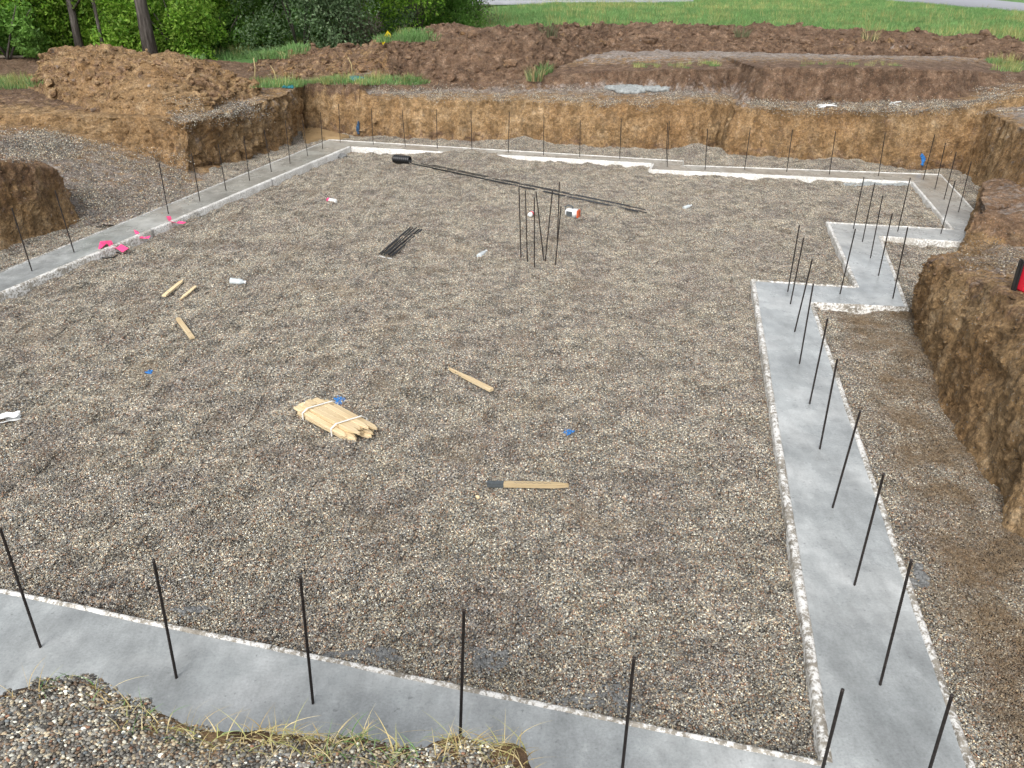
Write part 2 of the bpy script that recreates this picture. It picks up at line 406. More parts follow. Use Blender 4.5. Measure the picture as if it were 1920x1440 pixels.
for (px, b, lp, bat, sb, t2) in cols:
    pb, pl, ps, pt = px if isinstance(px, tuple) else (px,)*4; px = pb
    B = U(pb, b, -.12); L = D(pl, lp, B[1]+bat)
    left = px < 680
    B0 = B.copy(); B0[1] -= .25; B0[2] = -.25
    Mx = D((pb+pl)/2, (b+lp)/2, B[1]+bat*.3)
    zs = L[2]+.06
    S = U(ps, sb, zs)
    if S[1] < L[1]+.15: S = D(ps, sb, L[1]+.15)
    T = D(pt, t2, S[1]+.3)
    E = UG(px, 102) if px > 1000 else T+np.array([0, 2.2, .06])
    if E[1] < T[1]+1: E = T+np.array([0, 1.5, .05])
    E2 = np.array([E[0]*1.15, max(26.5, E[1]+3), grade(E[0]*1.15)])
    pale = .85 if 690 <= px < 1390 else .35
    rows[0].append(A(B0, .4)); rows[1].append(A(B, .55, .1)); rows[2].append(A(Mx, .0, .25 if px > 1380 else .05))
    rows[3].append(A(L, .05 if not left else .8, .3 if px > 1380 else 0, .1 if not left else 0))
    rows[4].append(A(S, .7, .2, 0 if left else (.6 if px < 1390 else .15)))
    rows[5].append(A(T, .95, .1, .0)); rows[6].append(A(E, .25, .45, .72)); rows[7].append(A(E2, .4, .4, .6))
TOPX = np.array([c[0][3] if isinstance(c[0], tuple) else c[0] for c in cols], float); TOPP = np.array([r[:3] for r in rows[5]])
shelfz = np.mean([r[2] for r in rows[3]]); print('shelf z', shelfz, 'depths', [round(r[1], 1) for r in rows[5]])
loft('earth_bank', rows, [6, 18, 18, 14, 20, 30, 24], .035, 2, (.02, .042, .042, .022, .04, .03, .03), .9, 500, .03, seed=1.)

# --- left bank: block with ramp-side face and pit-side face, plateau behind
lb = [(-140, 236, 14.9, 208), (-40, 240, 14.9, 210), (60, 246, 14.9, 213), (100, 254, 14.85, 216), (167, 271, 14.8, 218), (233, 286, 14.7, 218), (290, 302, 14.6, 222),
      (352, 329, 14.5, 230), (382, 326, 14.95, 222), (440, 307, 15.75, 208), (500, 286, 16.7, 190), (545, 270, 17.7, 176), (566, 250, 19.2, 160), (578, 244, 20.3, 152), (590, 238, 21.2, 150)]
rows = [[] for _ in range(6)]
for k, (px, b, y, lp) in enumerate(lb):
    B = D(px, b, y); pit = k >= 7
    back = np.array([-.22, .12, 0]) if k > 7 else (np.array([-.12, .2, 0]) if k == 7 else np.array([0, .3, 0]))
    yl = y+back[1]; L = D(px, lp, yl); L[0] += back[0]*.3
    P1 = L+np.array([-.5, .9, .06]); P2 = L+np.array([-1.4, 2.4, .12]); P3 = np.array([L[0]*1.1-6., 26+max(0, -L[0]-5)*.2, 1.05])
    B0 = B.copy(); B0[2] -= .15; B0[1] -= .08
    rows[0].append(A(B0, .4)); rows[1].append(A(B, .3, 0, .1)); rows[2].append(A(L, .15 if not pit else .25, .1, .05 if not pit else .3))
    rows[3].append(A(P1, .6, .25, .35 if pit else .15)); rows[4].append(A(P2, .8, .1, .25)); rows[5].append(A(P3, .9))
loft('earth_bank', rows, [3, 30, 22, 26, 40], .035, 2, (.02, .085, .045, .05, .05), .9, 500, .03, seed=5.)

def close(rows, dy, dx):
    for r in rows: p = r[-1]; r.append([p[0], p[1]+dy, -.25, *p[3:]])
    rows.append([[p[0]+dx, p[1], -.25, *p[3:]] for p in rows[-1]])
# --- near-left block beside the ramp
nb = [(-160, 520, .70, 293), (-60, 486, .70, 296), (0, 467, .68, 300), (67, 447, .66, 308), (120, 428, .62, 316), (150, 417, .58, 338), (146, 398, .52, 330), (128, 372, .45, 326), (100, 335, .40, 310)]
rows = [[] for _ in range(5)]
for k, (px, b, zt, lp) in enumerate(nb):
    B = U(px, b, -.06) if k < 6 else None
    if k >= 6: B = D(px, b, 11.3+(k-5)*.55)
    if k < 6: L = D(px-(0 if k < 4 else 14*(k-3)), lp, B[1]+.35)
    else: L = B+np.array([-.25, .05, .12])
    P1 = L+np.array([-.5, .45, .03]); P2 = L+np.array([-2.6, .9, .06]) if k >= 3 else L+np.array([-1.2, 2.2-.2*k, .05])
    B0 = B-np.array([-.05, .05, .15])
    rows[0].append(A(B0, .2)); rows[1].append(A(B, .1, .2, .1)); rows[2].append(A(L, .0, .6, .15)); rows[3].append(A(P1, .0, .8, .3)); rows[4].append(A(P2, .1, .6, .4))
loft('earth_bank', rows, [3, 24, 12, 30], .03, 3, (.02, .06, .035, .04), .6, 200, .02, seed=9.)

# --- ramp of gravelly dirt running out between the two left blocks
rp = [(-260, 268, .85, 400, .4), (-150, 262, .80, 405, .3), (0, 252, .70, 410, .1), (70, 256, .62, 415, .0), (150, 272, .48, 425, -.07), (233, 291, .30, 423, -.08), (290, 308, .14, 418, -.07), (352, 332, -.06, 425, -.1), (400, 330, -.12, 425, -.13)]
rows = [[] for _ in range(4)]
for (px, yt, zt, yb, zb) in rp:
    T = U(px, yt-3, zt); T[2] += .02
    Bm = U(px, yb, zb); C = T*.5+Bm*.5; C[2] -= .03
    T0 = T+np.array([0, .5, .05])
    rows[0].append(A(Bm, .1, .25, .75)); rows[1].append(A(C, .1, .3 if px < 150 else .05, .65)); rows[2].append(A(T, .1, .5 if px < 120 else .1, .45)); rows[3].append(A(T0, .2, .3))
loft('earth_ramp', rows, [40, 40, 8], .035, 3, (.045, .04, .02), .3, 500, .018, seed=13.)

# --- right side, far corner wall running toward the viewer and its plateau
rc = [(1776, 318, 16.1, 1838, 190, 16.4), (1800, 330, 15.4, 1845, 199, 15.8), (1815, 338, 14.95, 1857, 212, 15.2), (1829, 352, 14.2, 1878, 221, 14.5), (1842, 372, 13.2, 1908, 236, 13.5), (1868, 408, 11.6, 1960, 262, 12.), (1900, 455, 10., 2050, 310, 10.4), (2000, 560, 8.4, 2230, 400, 8.6)]
rows = [[] for _ in range(5)]
for (px, b, yb, lx, lp, yl) in rc:
    B = D(px, b, yb); B[2] = min(B[2], -.05); L = D(lx, lp, yl)
    P1 = L+np.array([.9, .25, .10]); P2 = L+np.array([7, 3.5, .32])
    B0 = B-np.array([.1, .1, .15])
    rows[0].append(A(B0, .3)); rows[1].append(A(B, .25)); rows[2].append(A(L, .0, .15, .3)); rows[3].append(A(P1, .1, .3, .85)); rows[4].append(A(P2, .3, .3, .7))
close(rows, -.4, .6)
loft('earth_bank', rows, [3, 30, 20, 60, 20], .035, 1, (.02, .04, .03, .05), .8, 250, .022, seed=17.)

# --- right side, low middle block
mb_ = [(1826, 352, 12.4, 1842, 341, 12.6), (1822, 380, 11.5, 1836, 365, 11.5), (1812, 415, 10.9, 1829, 388, 10.8), (1800, 458, 10.35, 1826, 403, 10.5), (1808, 474, 10.1, 1842, 402, 10.4), (1840, 486, 9.95, 1866, 409, 10.25),
       (1880, 500, 9.8, 1890, 424, 10.05), (1920, 505, 9.75, 1922, 425, 9.95), (2060, 540, 9.3, 2060, 455, 9.5)]
rows = [[] for _ in range(5)]
for k, (px, b, yb, lx, lp, yl) in enumerate(mb_):
    B = D(px, b, yb); B[2] = min(B[2], -.04); L = D(lx, lp, yl)
    P1 = L+(np.array([.5, .25, .04]) if k < 4 else np.array([.25, .6, .06])); P2 = np.array([L[0]+3.2, 12.2+.15*k if k > 3 else L[1]+.9, .62])
    B0 = B-np.array([.05, .05, .15])
    rows[0].append(A(B0, .3)); rows[1].append(A(B, .4)); rows[2].append(A(L, .0, .8, .2)); rows[3].append(A(P1, 0, .8, .4)); rows[4].append(A(P2, 0, .7, .4))
close(rows, -.3, .4)
loft('earth_bank', rows, [3, 16, 14, 50, 12], .03, 2, (.02, .06, .04, .045), .5, 250, .02, seed=21.)

# --- right side, near block
#       base px,py     edge px,py,z        inner plateau offset
rb = [(1790, 500, 8.6, 1850, 460, .72, 0), (1745, 530, 8.55, 1800, 467, .72, 0), (1712, 556, 8.4, 1758, 472, .70, 0), (1703, 580, 8.2, 1737, 486, .68, 1), (1709, 609, 0, 1757, 492, .73, 1), (1722, 660, 0, 1790, 505, .80, 1), (1747, 720, 0, 1835, 522, .86, 1),
      (1767, 756, 0, 1868, 540, .90, 1), (1783, 797, 0, 1900, 560, .93, 1), (1805, 845, 0, 1930, 585, .95, 1), (1834, 883, 0, 1965, 615, .96, 1), (1862, 925, 0, 2000, 650, .97, 1), (1879, 982, 0, 2040, 690, .98, 1), (1922, 1010, 0, 2090, 740, 1., 1), (2040, 1120, 0, 2240, 840, 1.05, 1), (2300, 1400, 0, 2520, 1050, 1.1, 1), (2700, 1950, 0, 2960, 1500, 1.15, 1), (3500, 3000, 0, 3900, 2400, 1.2, 1)]
rows = [[] for _ in range(6)]
for (bx, by, yb, ex, ey, ez, sdir) in rb:
    B = U(bx, by, -.06)
    if yb: B[1] = yb
    L = U(ex, ey, ez); Mx = B*.42+L*.58+np.array([-.07, 0, .10]) if sdir else B*.5+L*.5
    P1 = L+(np.array([.45, 0, .05]) if sdir else np.array([.4, -.1, .03])); P2 = L+np.array([4.5, -.3, .25])
    if not sdir: P2[1] = L[1]+.02
    B0 = B-np.array([.06, 0, .15])
    rows[0].append(A(B0, .3)); rows[1].append(A(B, .2, 0, .05)); rows[2].append(A(Mx, .05, .05, .0)); rows[3].append(A(L, .0, .5, .22)); rows[4].append(A(P1, .0, .4, .5)); rows[5].append(A(P2, .1, .3, .55))
close(rows, -.4, .6)
loft('earth_bank', rows, [4, 30, 30, 20, 60, 20], .02, 4, (.02, .05, .045, .04, .04), .5, 2200, .018, seed=25.)

# --- near bank the viewer stands on
lip = [(-420, 1330), (-200, 1318), (0, 1307), (27, 1292), (80, 1282), (140, 1271), (180, 1283), (207, 1303), (240, 1320), (283, 1343), (333, 1357), (383, 1367), (433, 1369), (500, 1375), (600, 1392), (680, 1385), (747, 1405), (793, 1412), (833, 1392), (862, 1382), (893, 1395), (927, 1412), (958, 1394), (980, 1402), (992, 1440), (985, 1500), (960, 1600)]
rows = [[] for _ in range(5)]
for k, (px, py) in enumerate(lip):
    L = U(px, py, 1.22)
    B = np.array([L[0], L[1]+.12, -.2]); Mx = np.array([L[0], L[1]+.06, .7])
    inn = np.array([-.05 if k < 22 else -.2, -.22, .05]); P1 = L+inn; P2 = np.array([L[0]*1.6-.3, -3., 1.5])
    rows[0].append(A(B, .4)); rows[1].append(A(Mx, .2)); rows[2].append(A(L, .55, 0, 0)); rows[3].append(A(P1, .3, 0, .9)); rows[4].append(A(P2, .3, 0, 1.))
loft('earth_bank', rows, [10, 16, 14, 70], .012, 1, (.03, .03, .014, .01), .3, 0, seed=29.)

# --- spoil heaps
def heap(name, label, prof, amp, clods, cs, seed, mud=.2, red=.3, step=.04, segs=(3, 26, 24, 20)):
    """prof: px, foot py, foot z, mid py, mid dy, crest py, crest dy  (dy = metres behind the foot)"""
    rows = [[] for _ in range(5)]
    for (px, fy, fz, my, mdy, cy, cdy) in prof:
        Fp = UG(px, fy) if fz == GR else U(px, fy, fz)
        if fz == 1.12: Fp = D(px, fy, 20.7)
        if fz > 1.065 and 692 < px < 1100: Fp = np.array([np.interp(px, TOPX, TOPP[:, k_]) for k_ in range(3)])+np.array([0, .12, -.02])
        fz = Fp[2]; Mp = D(px, my, Fp[1]+mdy); C = D(px, cy, Fp[1]+cdy)
        hh = max(C[2]-fz, .05); Bk = np.array([C[0]*1.02, C[1]+hh*1.5+.2, fz-.1]); F0 = Fp+np.array([0, -.12, -.35])
        rows[0].append(A(F0, mud, red)); rows[1].append(A(Fp, mud, red)); rows[2].append(A(Mp, mud, red+.1, .1)); rows[3].append(A(C, mud+.1, red)); rows[4].append(A(Bk, mud+.2, red))
    o = loft(name, rows, list(segs), step, 2, (.03, amp, amp, amp), .2, clods, cs, seed=seed, kind=None)
    return tag(o, label, 'dirt pile')
heap('dirt_pile', 'large orange brown dirt pile beside the woodland, left of the pit',
     [(40, 150, 1.08, 148, .15, 146, .3), (62, 158, 1.08, 145, .4, 128, .9), (85, 168, 1.06, 140, .7, 98, 2.), (120, 176, 1.05, 135, .9, 86, 2.4), (155, 184, 1.04, 135, 1., 77, 2.6), (190, 190, 1.03, 135, 1.1, 76, 2.7), (240, 193, 1.02, 140, 1.1, 88, 2.6),
      (290, 195, 1.02, 145, 1.1, 94, 2.6), (340, 193, 1.03, 145, 1., 93, 2.5), (362, 190, 1.03, 148, .9, 104, 2.2), (400, 184, 1.04, 155, .7, 120, 1.7), (440, 174, 1.06, 155, .5, 135, 1.1), (470, 166, 1.08, 160, .2, 155, .4), (490, 162, 1.08, 161, .1, 160, .2)], .13, 1500, .045, 41., .15, .35)
heap('dirt_pile', 'small smooth cone of brown dirt in front of the large pile',
     [(185, 193, 1.0, 192, .06, 191, .12), (205, 197, 1.0, 180, .3, 170, .5), (235, 199, .99, 165, .5, 140, .9), (262, 200, .99, 155, .6, 115, 1.25), (282, 200, .99, 152, .6, 112, 1.3), (305, 200, .99, 160, .55, 130, 1.1), (340, 199, .99, 172, .45, 152, .85), (375, 196, 1.0, 182, .25, 170, .45), (400, 193, 1.0, 192, .06, 190, .12)], .045, 700, .03, 47., .1, .2)
heap('dirt_pile', 'long rubbly brown dirt berm behind the back cut, ending at yellow flag',
     [(455, 150, 1.12, 148, .1, 146, .2), (480, 148, 1.12, 135, .5, 112, 1.6), (520, 146, 1.12, 130, .8, 97, 2.2), (560, 145, 1.12, 122, 1.1, 84, 2.6), (620, 145, 1.12, 122, 1.2, 84, 2.7), (690, 148, 1.12, 122, 1.3, 82, 2.8), (750, 152, 1.10, 122, 1.5, 78, 3.2), (820, 158, 1.08, 128, 1.6, 84, 3.4),
      (890, 163, 1.07, 135, 1.5, 95, 3.4), (950, 165, 1.07, 140, 1.3, 108, 2.9), (1010, 163, 1.07, 146, .8, 124, 1.9), (1050, 158, 1.08, 150, .3, 140, .8)], .12, 2600, .052, 53., .55, .3)
heap('dirt_pile', 'long dark brown dirt berm along the edge of the green field',
     [(690, 88, GR, 82, .6, 80, 1.2), (740, 90, GR, 80, .8, 70, 1.8), (790, 92, GR, 76, 1., 49, 2.4), (830, 93, GR, 73, 1.1, 43, 2.5), (920, 94, GR, 75, 1.1, 46, 2.5), (1000, 95, GR, 75, 1.1, 45, 2.5), (1150, 96, GR, 75, 1.1, 43, 2.6), (1280, 96, GR, 73, 1.2, 40, 2.7), (1400, 98, GR, 75, 1.2, 42, 2.7),
      (1500, 100, GR, 78, 1.1, 45, 2.6), (1560, 102, GR, 82, 1., 53, 2.4), (1640, 105, GR, 84, 1., 55, 2.4), (1700, 106, GR, 85, 1., 55, 2.4), (1760, 108, GR, 88, .9, 60, 2.3), (1850, 110, GR, 92, .8, 62, 2.2), (1900, 112, GR, 96, .6, 70, 1.9), (1960, 114, GR, 104, .4, 92, 1.2), (2000, 116, GR, 112, .1, 110, .3)], .12, 3000, .06, 59., .8, .25, .05)

# --- pit floor
BUMPS = [(U(860, 300, -.1), .14, .9, .35), (U(1310, 296, -.1), .22, .6, .35), (U(980, 277, -.1), .18, .5, .3), (U(1570, 318, -.1), .16, .8, .3), (U(1740, 690, -.1), .05, .3, .6)]
def zfloor(x, y):
    P = np.stack([x, y, 0*x], -1)
    z = -.066-.035*sstep(7, 15, y)+.04*sstep(-2.5, 1, x)*sstep(11, 13, y)+.03*fbm(P, 1.5, 3, .55)+.075*fbm(P*np.array([1.2, 1, 1]), 3.1, 2, .5)
    lim = -.028; z = np.where(z > lim-.02, lim-.02*np.exp(-np.maximum(z-lim+.02, 0)/.02), z)
    for c, h, sx, sy in BUMPS: z = z+h*np.exp(-((x-c[0])/sx)**2-((y-c[1])/sy)**2)
    return z
gx, gy = np.meshgrid(np.arange(-12, 10.5, .06), np.arange(.8, 20.6, .06)); gz = zfloor(gx, gy)-.012
V = np.stack([gx, gy, gz], -1); fl = link('pit_floor', mesh_np('pit_floor', V.reshape(-1, 3), grid_faces(*gx.shape)), M['bed']); fl['kind'] = 'structure'
TERR.append((V.reshape(-1, 3), grid_faces(*gx.shape)))

# --- open field behind, road and path
ys = np.concatenate([np.arange(20.5, 60, .8), np.geomspace(60, 900, 50)]); us = np.linspace(-1.6, 1.6, 130)
fx = us[None]*(ys[:, None]*.9+12); fy = ys[:, None]+0*fx
fz = grade(fx)-.06+.10*fbm(np.stack([fx, fy, 0*fx], -1), .11, 3)*sstep(30, 60, fy)-.2*(1-sstep(25, 27.5, fy))
V = np.stack([fx, fy, fz], -1); fo = link('field', mesh_np('field', V.reshape(-1, 3), grid_faces(*fx.shape)), M['field']); fo['kind'] = 'structure'
TERR.append((V.reshape(-1, 3), grid_faces(*fx.shape)))
def ribbon(name, a, b, mat, z, kind='structure', sub=30):
    a = np.array([U(*p, GR) for p in a]); b = np.array([U(*p, GR) for p in b]); n = sub; q = np.linspace(0, 1, n)
    def rs(c):
        s = np.r_[0, np.cumsum(np.linalg.norm(np.diff(c, axis=0), axis=1))]; return np.stack([np.interp(q*s[-1], s, c[:, k]) for k in range(3)], -1)
    V = np.concatenate([rs(a), rs(b)]); V[:, 2] = z; V2 = V-np.array([0, 0, .25])
    F = [[i, i+1, n+i+1, n+i] for i in range(n-1)]+[[i+1, i, 2*n+i, 2*n+i+1] for i in range(n-1)]
    o = link(name, mesh_np(name, np.concatenate([V, V2]), F, False), mat); o['kind'] = kind; return o
ribbon('road', [(1660, 1), (1720, 5), (1790, 12), (1850, 17), (1920, 22), (2100, 34)], [(1660, -4), (1740, -4), (1800, -1), (1857, 1.5), (1920, 8), (2100, 20)], M['road'], GR+.12)
ribbon('path', [(880, 5.4), (1000, 5.6), (1120, 5.6), (1300, 4.2)], [(880, 3.0), (1000, 3.0), (1120, 3.2), (1300, 2.6)], M['road'], GR+.12)

# ------------------------------------------------------------------ resting things on the ground
_v, _f, _o = [], [], 0
for V_, F_ in TERR: _v.append(V_); _f.extend((np.asarray(F_)+_o).tolist()); _o += len(V_)
BVH = BVHTree.FromPolygons(np.concatenate(_v).tolist(), _f)
def hit(px, py):
    loc, nor, idx, dist = BVH.ray_cast(Vector(CAM), Vector(ray(px, py)).normalized())
    if loc is None: loc = Vector(U(px, py, GR)); nor = Vector((0, 0, 1))
    if nor.dot(Vector(ray(px, py))) > 0: nor = -nor
    return loc, nor
def ground(x, y, top=6.):
    loc, nor, i, d = BVH.ray_cast(Vector((x, y, top)), Vector((0, 0, -1)))
    return loc.z if loc else GR

# ------------------------------------------------------------------ footing
def inter(p, q, r, s):
    p, q, r, s = [np.array(v[:2]) for v in (p, q, r, s)]
    t = np.linalg.solve(np.stack([q-p, -(s-r)], 1), r-p); return np.array([*(p+(q-p)*t[0]), 0])
I = {k: U(*v) for k, v in dict(fr=(1540, 1426), r1=(1408, 525), r2=(1603, 538), r3=(1549, 417), r4=(1783, 430), br=(1708, 341.5), s1=(1216, 318.5), s2=(1222, 307.5), bl=(658, 276)).items()}
O = {k: U(*v) for k, v in dict(r1=(1526, 569), r2=(1705, 578), r3=(1653, 444), br=(1765, 327.5), s1=(1282, 310), s2=(1282, 302), bl=(617, 262)).items()}
I['fl'] = inter(U(0, 555), I['bl'], U(0, 1103), I['fr'])
fd = I['fl']-I['fr']; fd /= np.linalg.norm(fd); fn = np.array([fd[1], -fd[0], 0]);
if fn[1] > 0: fn = -fn
O['fr'] = inter(I['fr']+fn*.64, I['fl']+fn*.82, U(1830, 1440), U(1655, 941))
O['fl'] = inter(I['fr']+fn*.64, I['fl']+fn*.82, U(0, 510), O['bl'])
O['r4'] = inter(O['r3'], U(1802, 455), O['br'], U(1821, 386.5))
order = ['fl', 'fr', 'r1', 'r2', 'r3', 'r4', 'br', 's1', 's2', 'bl']
footing = tag(empty('concrete_footing', tuple(I['fr'])), 'wet grey concrete footing strip running round the gravel bed, with white form edges', 'footing')
FINV = np.array(footing.location)
sV, sF = [], []
for a, b in zip(order, order[1:]+order[:1]):
    n = max(2, int(np.linalg.norm(I[a]-I[b])/.05)) if np.linalg.norm(I[a]-I[b]) > .3 else 2; k = 12
    t = np.linspace(0, 1, n)[:, None, None]; s = np.linspace(.03, .97, k)[None, :, None]
    P = (I[a]*(1-t)+I[b]*t)*(1-s)+(O[a]*(1-t)+O[b]*t)*s
    P[..., 2] = .0035*fbm(P, 2.2, 4)
    base = sum(len(v) for v in sV); sV.append(P.reshape(-1, 3)); sF.append(grid_faces(n, k)+base)
    for edge in (P[:, 0], P[:, -1]):
        E = np.concatenate([edge, edge-np.array([0, 0, .25])]); base = sum(len(v) for v in sV)
        sV.append(E); sF.append(np.array([[i, i+1, n+i+1, n+i] for i in range(n-1)])+base)
slab = link('slab', mesh_np('slab', np.concatenate(sV)-FINV, np.concatenate(sF)), M['concrete'], footing)
def form_run(a, b, inward, wid, top, h=.22, piece=3.05, end_gap=0.):
    a, b = np.array(a), np.array(b); L = np.linalg.norm(b-a); d = (b-a)/L; n = np.array([-d[1], d[0], 0])
    if n @ inward < 0: n = -n
    k = max(1, round(L/piece))
    for j in range(k):
        s0, s1 = L*j/k+(.004 if j else 0), L*(j+1)/k-(.004 if j < k-1 else 0); m = max(3, int((s1-s0)/.035)); tt = np.linspace(s0, s1, m)
        cx = a+d*tt[:, None]; wob = .006*fbm(cx, 1.4, 2, seed=a[0])[:, None]+.003*fbm(cx, 14, 2, seed=3.)[:, None]
        hh = top+.005*fbm(cx, 9, 3, seed=11.)
        sec = [(0, -h), (0, -.012), (.008, 0), (wid*.5, .003), (wid-.008, 0), (wid, -.012), (wid, -h)]
        R_ = []
        for (o, z) in sec:
            q = cx+n*o+n*wob; q = q.copy(); q[:, 2] = z+(hh if z > -.1 else 0); R_.append(q)
        R_ = np.array(R_); V = R_.reshape(-1, 3); ns = len(sec); F = grid_faces(ns, m).tolist()
        idx = np.arange(ns*m).reshape(ns, m)
        for e in (0, m-1):
            F += [[idx[0, e], idx[1, e], idx[5, e], idx[6, e]], [idx[1, e], idx[2, e], idx[4, e], idx[5, e]]]
        link('form_board', mesh_np('form_board', V-FINV, F, False), M['form'], footing)
wI = dict(zip(order, [.034, .052, .034, .05, .028, .045, .026, .045, .045, .07])); wO = dict(zip(order, [.05, .045, .028, .045, .028, .03, .018, .018, .018, .02]))
for a, b in zip(order, order[1:]+order[:1]):
    mid = (O[a]+O[b])/2-(I[a]+I[b])/2
    form_run(I[a], I[b], mid, wI[a], .010 if a != 'bl' else .018); form_run(O[a], O[b], -mid, wO[a], .008)

# ------------------------------------------------------------------ rebar
def bar_mesh(L, r, name, ribbed=True, seg=8):
    n = int(L/.012) if ribbed else 2; zs = np.linspace(0, L, n*2 if ribbed else 2); V = []
    for i, z in enumerate(zs):
        rr = r*(1.12 if (i % 2 and ribbed) else .94)
        for k in range(seg): V.append((rr*math.cos(2*math.pi*k/seg), rr*math.sin(2*math.pi*k/seg), z))
    F = [[i*seg+k, i*seg+(k+1) % seg, (i+1)*seg+(k+1) % seg, (i+1)*seg+k] for i in range(len(zs)-1) for k in range(seg)]
    V += [(0, 0, zs[0]), (0, 0, zs[-1])]; c0, c1 = len(V)-2, len(V)-1; e = (len(zs)-1)*seg
    for k in range(0, seg, 2):
        F.append([c0, (k+2) % seg, k+1, k]); F.append([c1, e+k, e+k+1, e+(k+2) % seg])
    return mesh_np(name, V, F, False)
REB = bar_mesh(.81, .0068, 'rebar'); REB.materials.append(M['steel'])
def stand(px0, py0, px1, py1, zb, me, name, L=.81, sunk=.06, H=.75):
    """bar standing in the ground: foot seen at (px1,py1), tip at (px0,py0)"""
    B = U(px1, py1, zb); best = None
    d = ray(px0, py0)                    # tip: nearest point of the tip's sight line to the plumb tip
    T0 = B+np.array([0, 0, H]); u = d/np.linalg.norm(d); T = CAM+u*((T0-CAM)@u)
    ax = T-B; o = bpy.data.objects.new(name, me); COL.objects.link(o)
    ln = np.linalg.norm(ax); v = Vector(ax).normalized()
    o.rotation_mode = 'QUATERNION'; o.rotation_quaternion = v.to_track_quat('Z', 'Y')
    sc = (ln+sunk)/L; o.scale = (1, 1, sc); o.location = Vector(B)-v*sunk
    return o
ORD = ['first', 'second', 'third', 'fourth', 'fifth', 'sixth', 'seventh', 'eighth', 'ninth', 'tenth', 'eleventh', 'twelfth', 'thirteenth', 'fourteenth', 'fifteenth', 'sixteenth', 'seventeenth', 'eighteenth', 'nineteenth']
G_ = 'rebar dowels standing in the concrete footing'
runs = [
 ('black rebar dowel in the front footing strip, %s counting from the left', [(0,990,76,1214),(288,1050,331,1271),(563,1081,587,1319),(870,1143,863,1382),(1189,1233,1166,1450)]),
 ('black rebar dowel in the long right footing strip, %s counting from the nearest', [(1580,1293,1535,1470),(1785,1303,1733,1475),(1709,1050,1650,1284),(1657,888,1602,1097),(1613,770,1561,952),(1570,673,1537,842),(1552,597,1518,757),(1525,532,1499,682),(1523,486,1490,622),(1507,446,1482,570),(1499,422,1477,547)]),
 ('black rebar dowel in the stepped right footing between the two jogs, %s from the nearest', [(1604,429,1575,551),(1702,426,1674,560),(1673,400,1647,517),(1655,367,1632,484),(1640,344,1617,453),(1620,332,1600,429),(1707,333,1683,434)]),
 ('thin rebar dowel in the short far right footing leg, %s from the nearest', [(1791,339,1764,438),(1821,304,1797,398),(1793,285,1770,374),(1773,268,1753,355),(1753,252,1731,337)]),
 ('thin rebar dowel in the back footing strip, %s counting from the right', [(1660,249,1647,330),(1567,247,1555,327),(1486,243,1475,322),(1407,240,1396,318),(1327,241,1322,318),(1255,227,1251,313),(1252,231,1249,304),(1165,222,1162,298),(1088,225,1087,294),(1020,217,1019,291),(955,210,953,286),(883,208,885,283),(818,205,820,278),(754,207,760,275),(696,203,700,271),(635,195,638,267),(601,210,605,279)]),
 ('thin rebar dowel in the left footing strip, %s counting from the far corner', [(567,225,577,293),(535,226,544,307),(495,243,509,322),(457,255,468,339),(409,270,424,358),(359,287,375,378),(298,305,316,401),(103,357,139,473),(22,390,60,508)])]
for lab, L in runs:
    for i, (a, b, c, d) in enumerate(L):
        o = stand(a, b, c, d, 0., REB, 'rebar_dowel'); tag(o, lab % ORD[i], 'rebar', G_)
def lay_bar(p, q, r, name, label, group, mat, lift=0., cat='steel bar', ribbed=True):
    p, q = Vector(p), Vector(q); L = (q-p).length; me = bar_mesh(L, r, name, ribbed); me.materials.append(mat)
    o = link(name, me); o.rotation_mode = 'QUATERNION'; o.rotation_quaternion = (q-p).to_track_quat('Z', 'Y'); o.location = p
    return tag(o, label, cat, group)
def gz_(p, off): q = Vector(p); q.z = ground(q.x, q.y, 2.)+off; return q
def seat(p, q, off):
    m_ = max(ground(*(p+(q-p)*t).xy, 2.)-(p.z+(q.z-p.z)*t) for t in np.linspace(.03, .97, 21))
    k = max(0, m_+off); p.z += k; q.z += k
# loose bars poked upright in the gravel
BARS = [(973,349,977,486,'leftmost of the loose bars stuck upright in the gravel'),(985,357,989,493,'straight loose bar right beside the leftmost upright bar in gravel'),(1002,370,1002,503,'short plumb bar with its foot nearest the viewer, among loose upright bars'),(1005,359,1020,491,'bar leaning left at its top, left arm of the V of loose bars'),
        (1036,357,1022,492,'bar leaning right at its top, right arm of the V of loose bars'),(1049,341,1045,450,'tallest looking loose bar at the right, foot set furthest back'),(1052,387,1041,500,'rightmost loose upright bar, shorter, crossing the taller bar behind')]
for a, b, c, d, lab in BARS:
    zb = hit(c, d)[0].z; Lh = .9
    o = stand(a, b, c, d, zb, REB, 'rebar_dowel', H=.85); tag(o, 'black '+lab if not lab.startswith('black') else lab, 'rebar', 'loose bars standing in the gravel')
# long bars lying across the gravel
for i, (a, b, lab) in enumerate([((776, 313), (1196, 403), 'long black steel bar on gravel, nearest the viewer of four lying together'), ((772, 310), (1212, 403), 'long black steel bar on gravel, running furthest right of four together'),
                                 ((790, 313), (1209, 400), 'long black steel bar on gravel, second from the back of four together'), ((812, 314), (1180, 391), 'shorter long black steel bar on gravel, furthest back of four together')]):
    p, q = gz_(hit(*a)[0], .008), gz_(hit(*b)[0], .008)
    seat(p, q, .012)
    lay_bar(p, q, .0075, 'steel_bar', lab, 'long steel bars lying across the gravel', M['steel2'], ribbed=False)
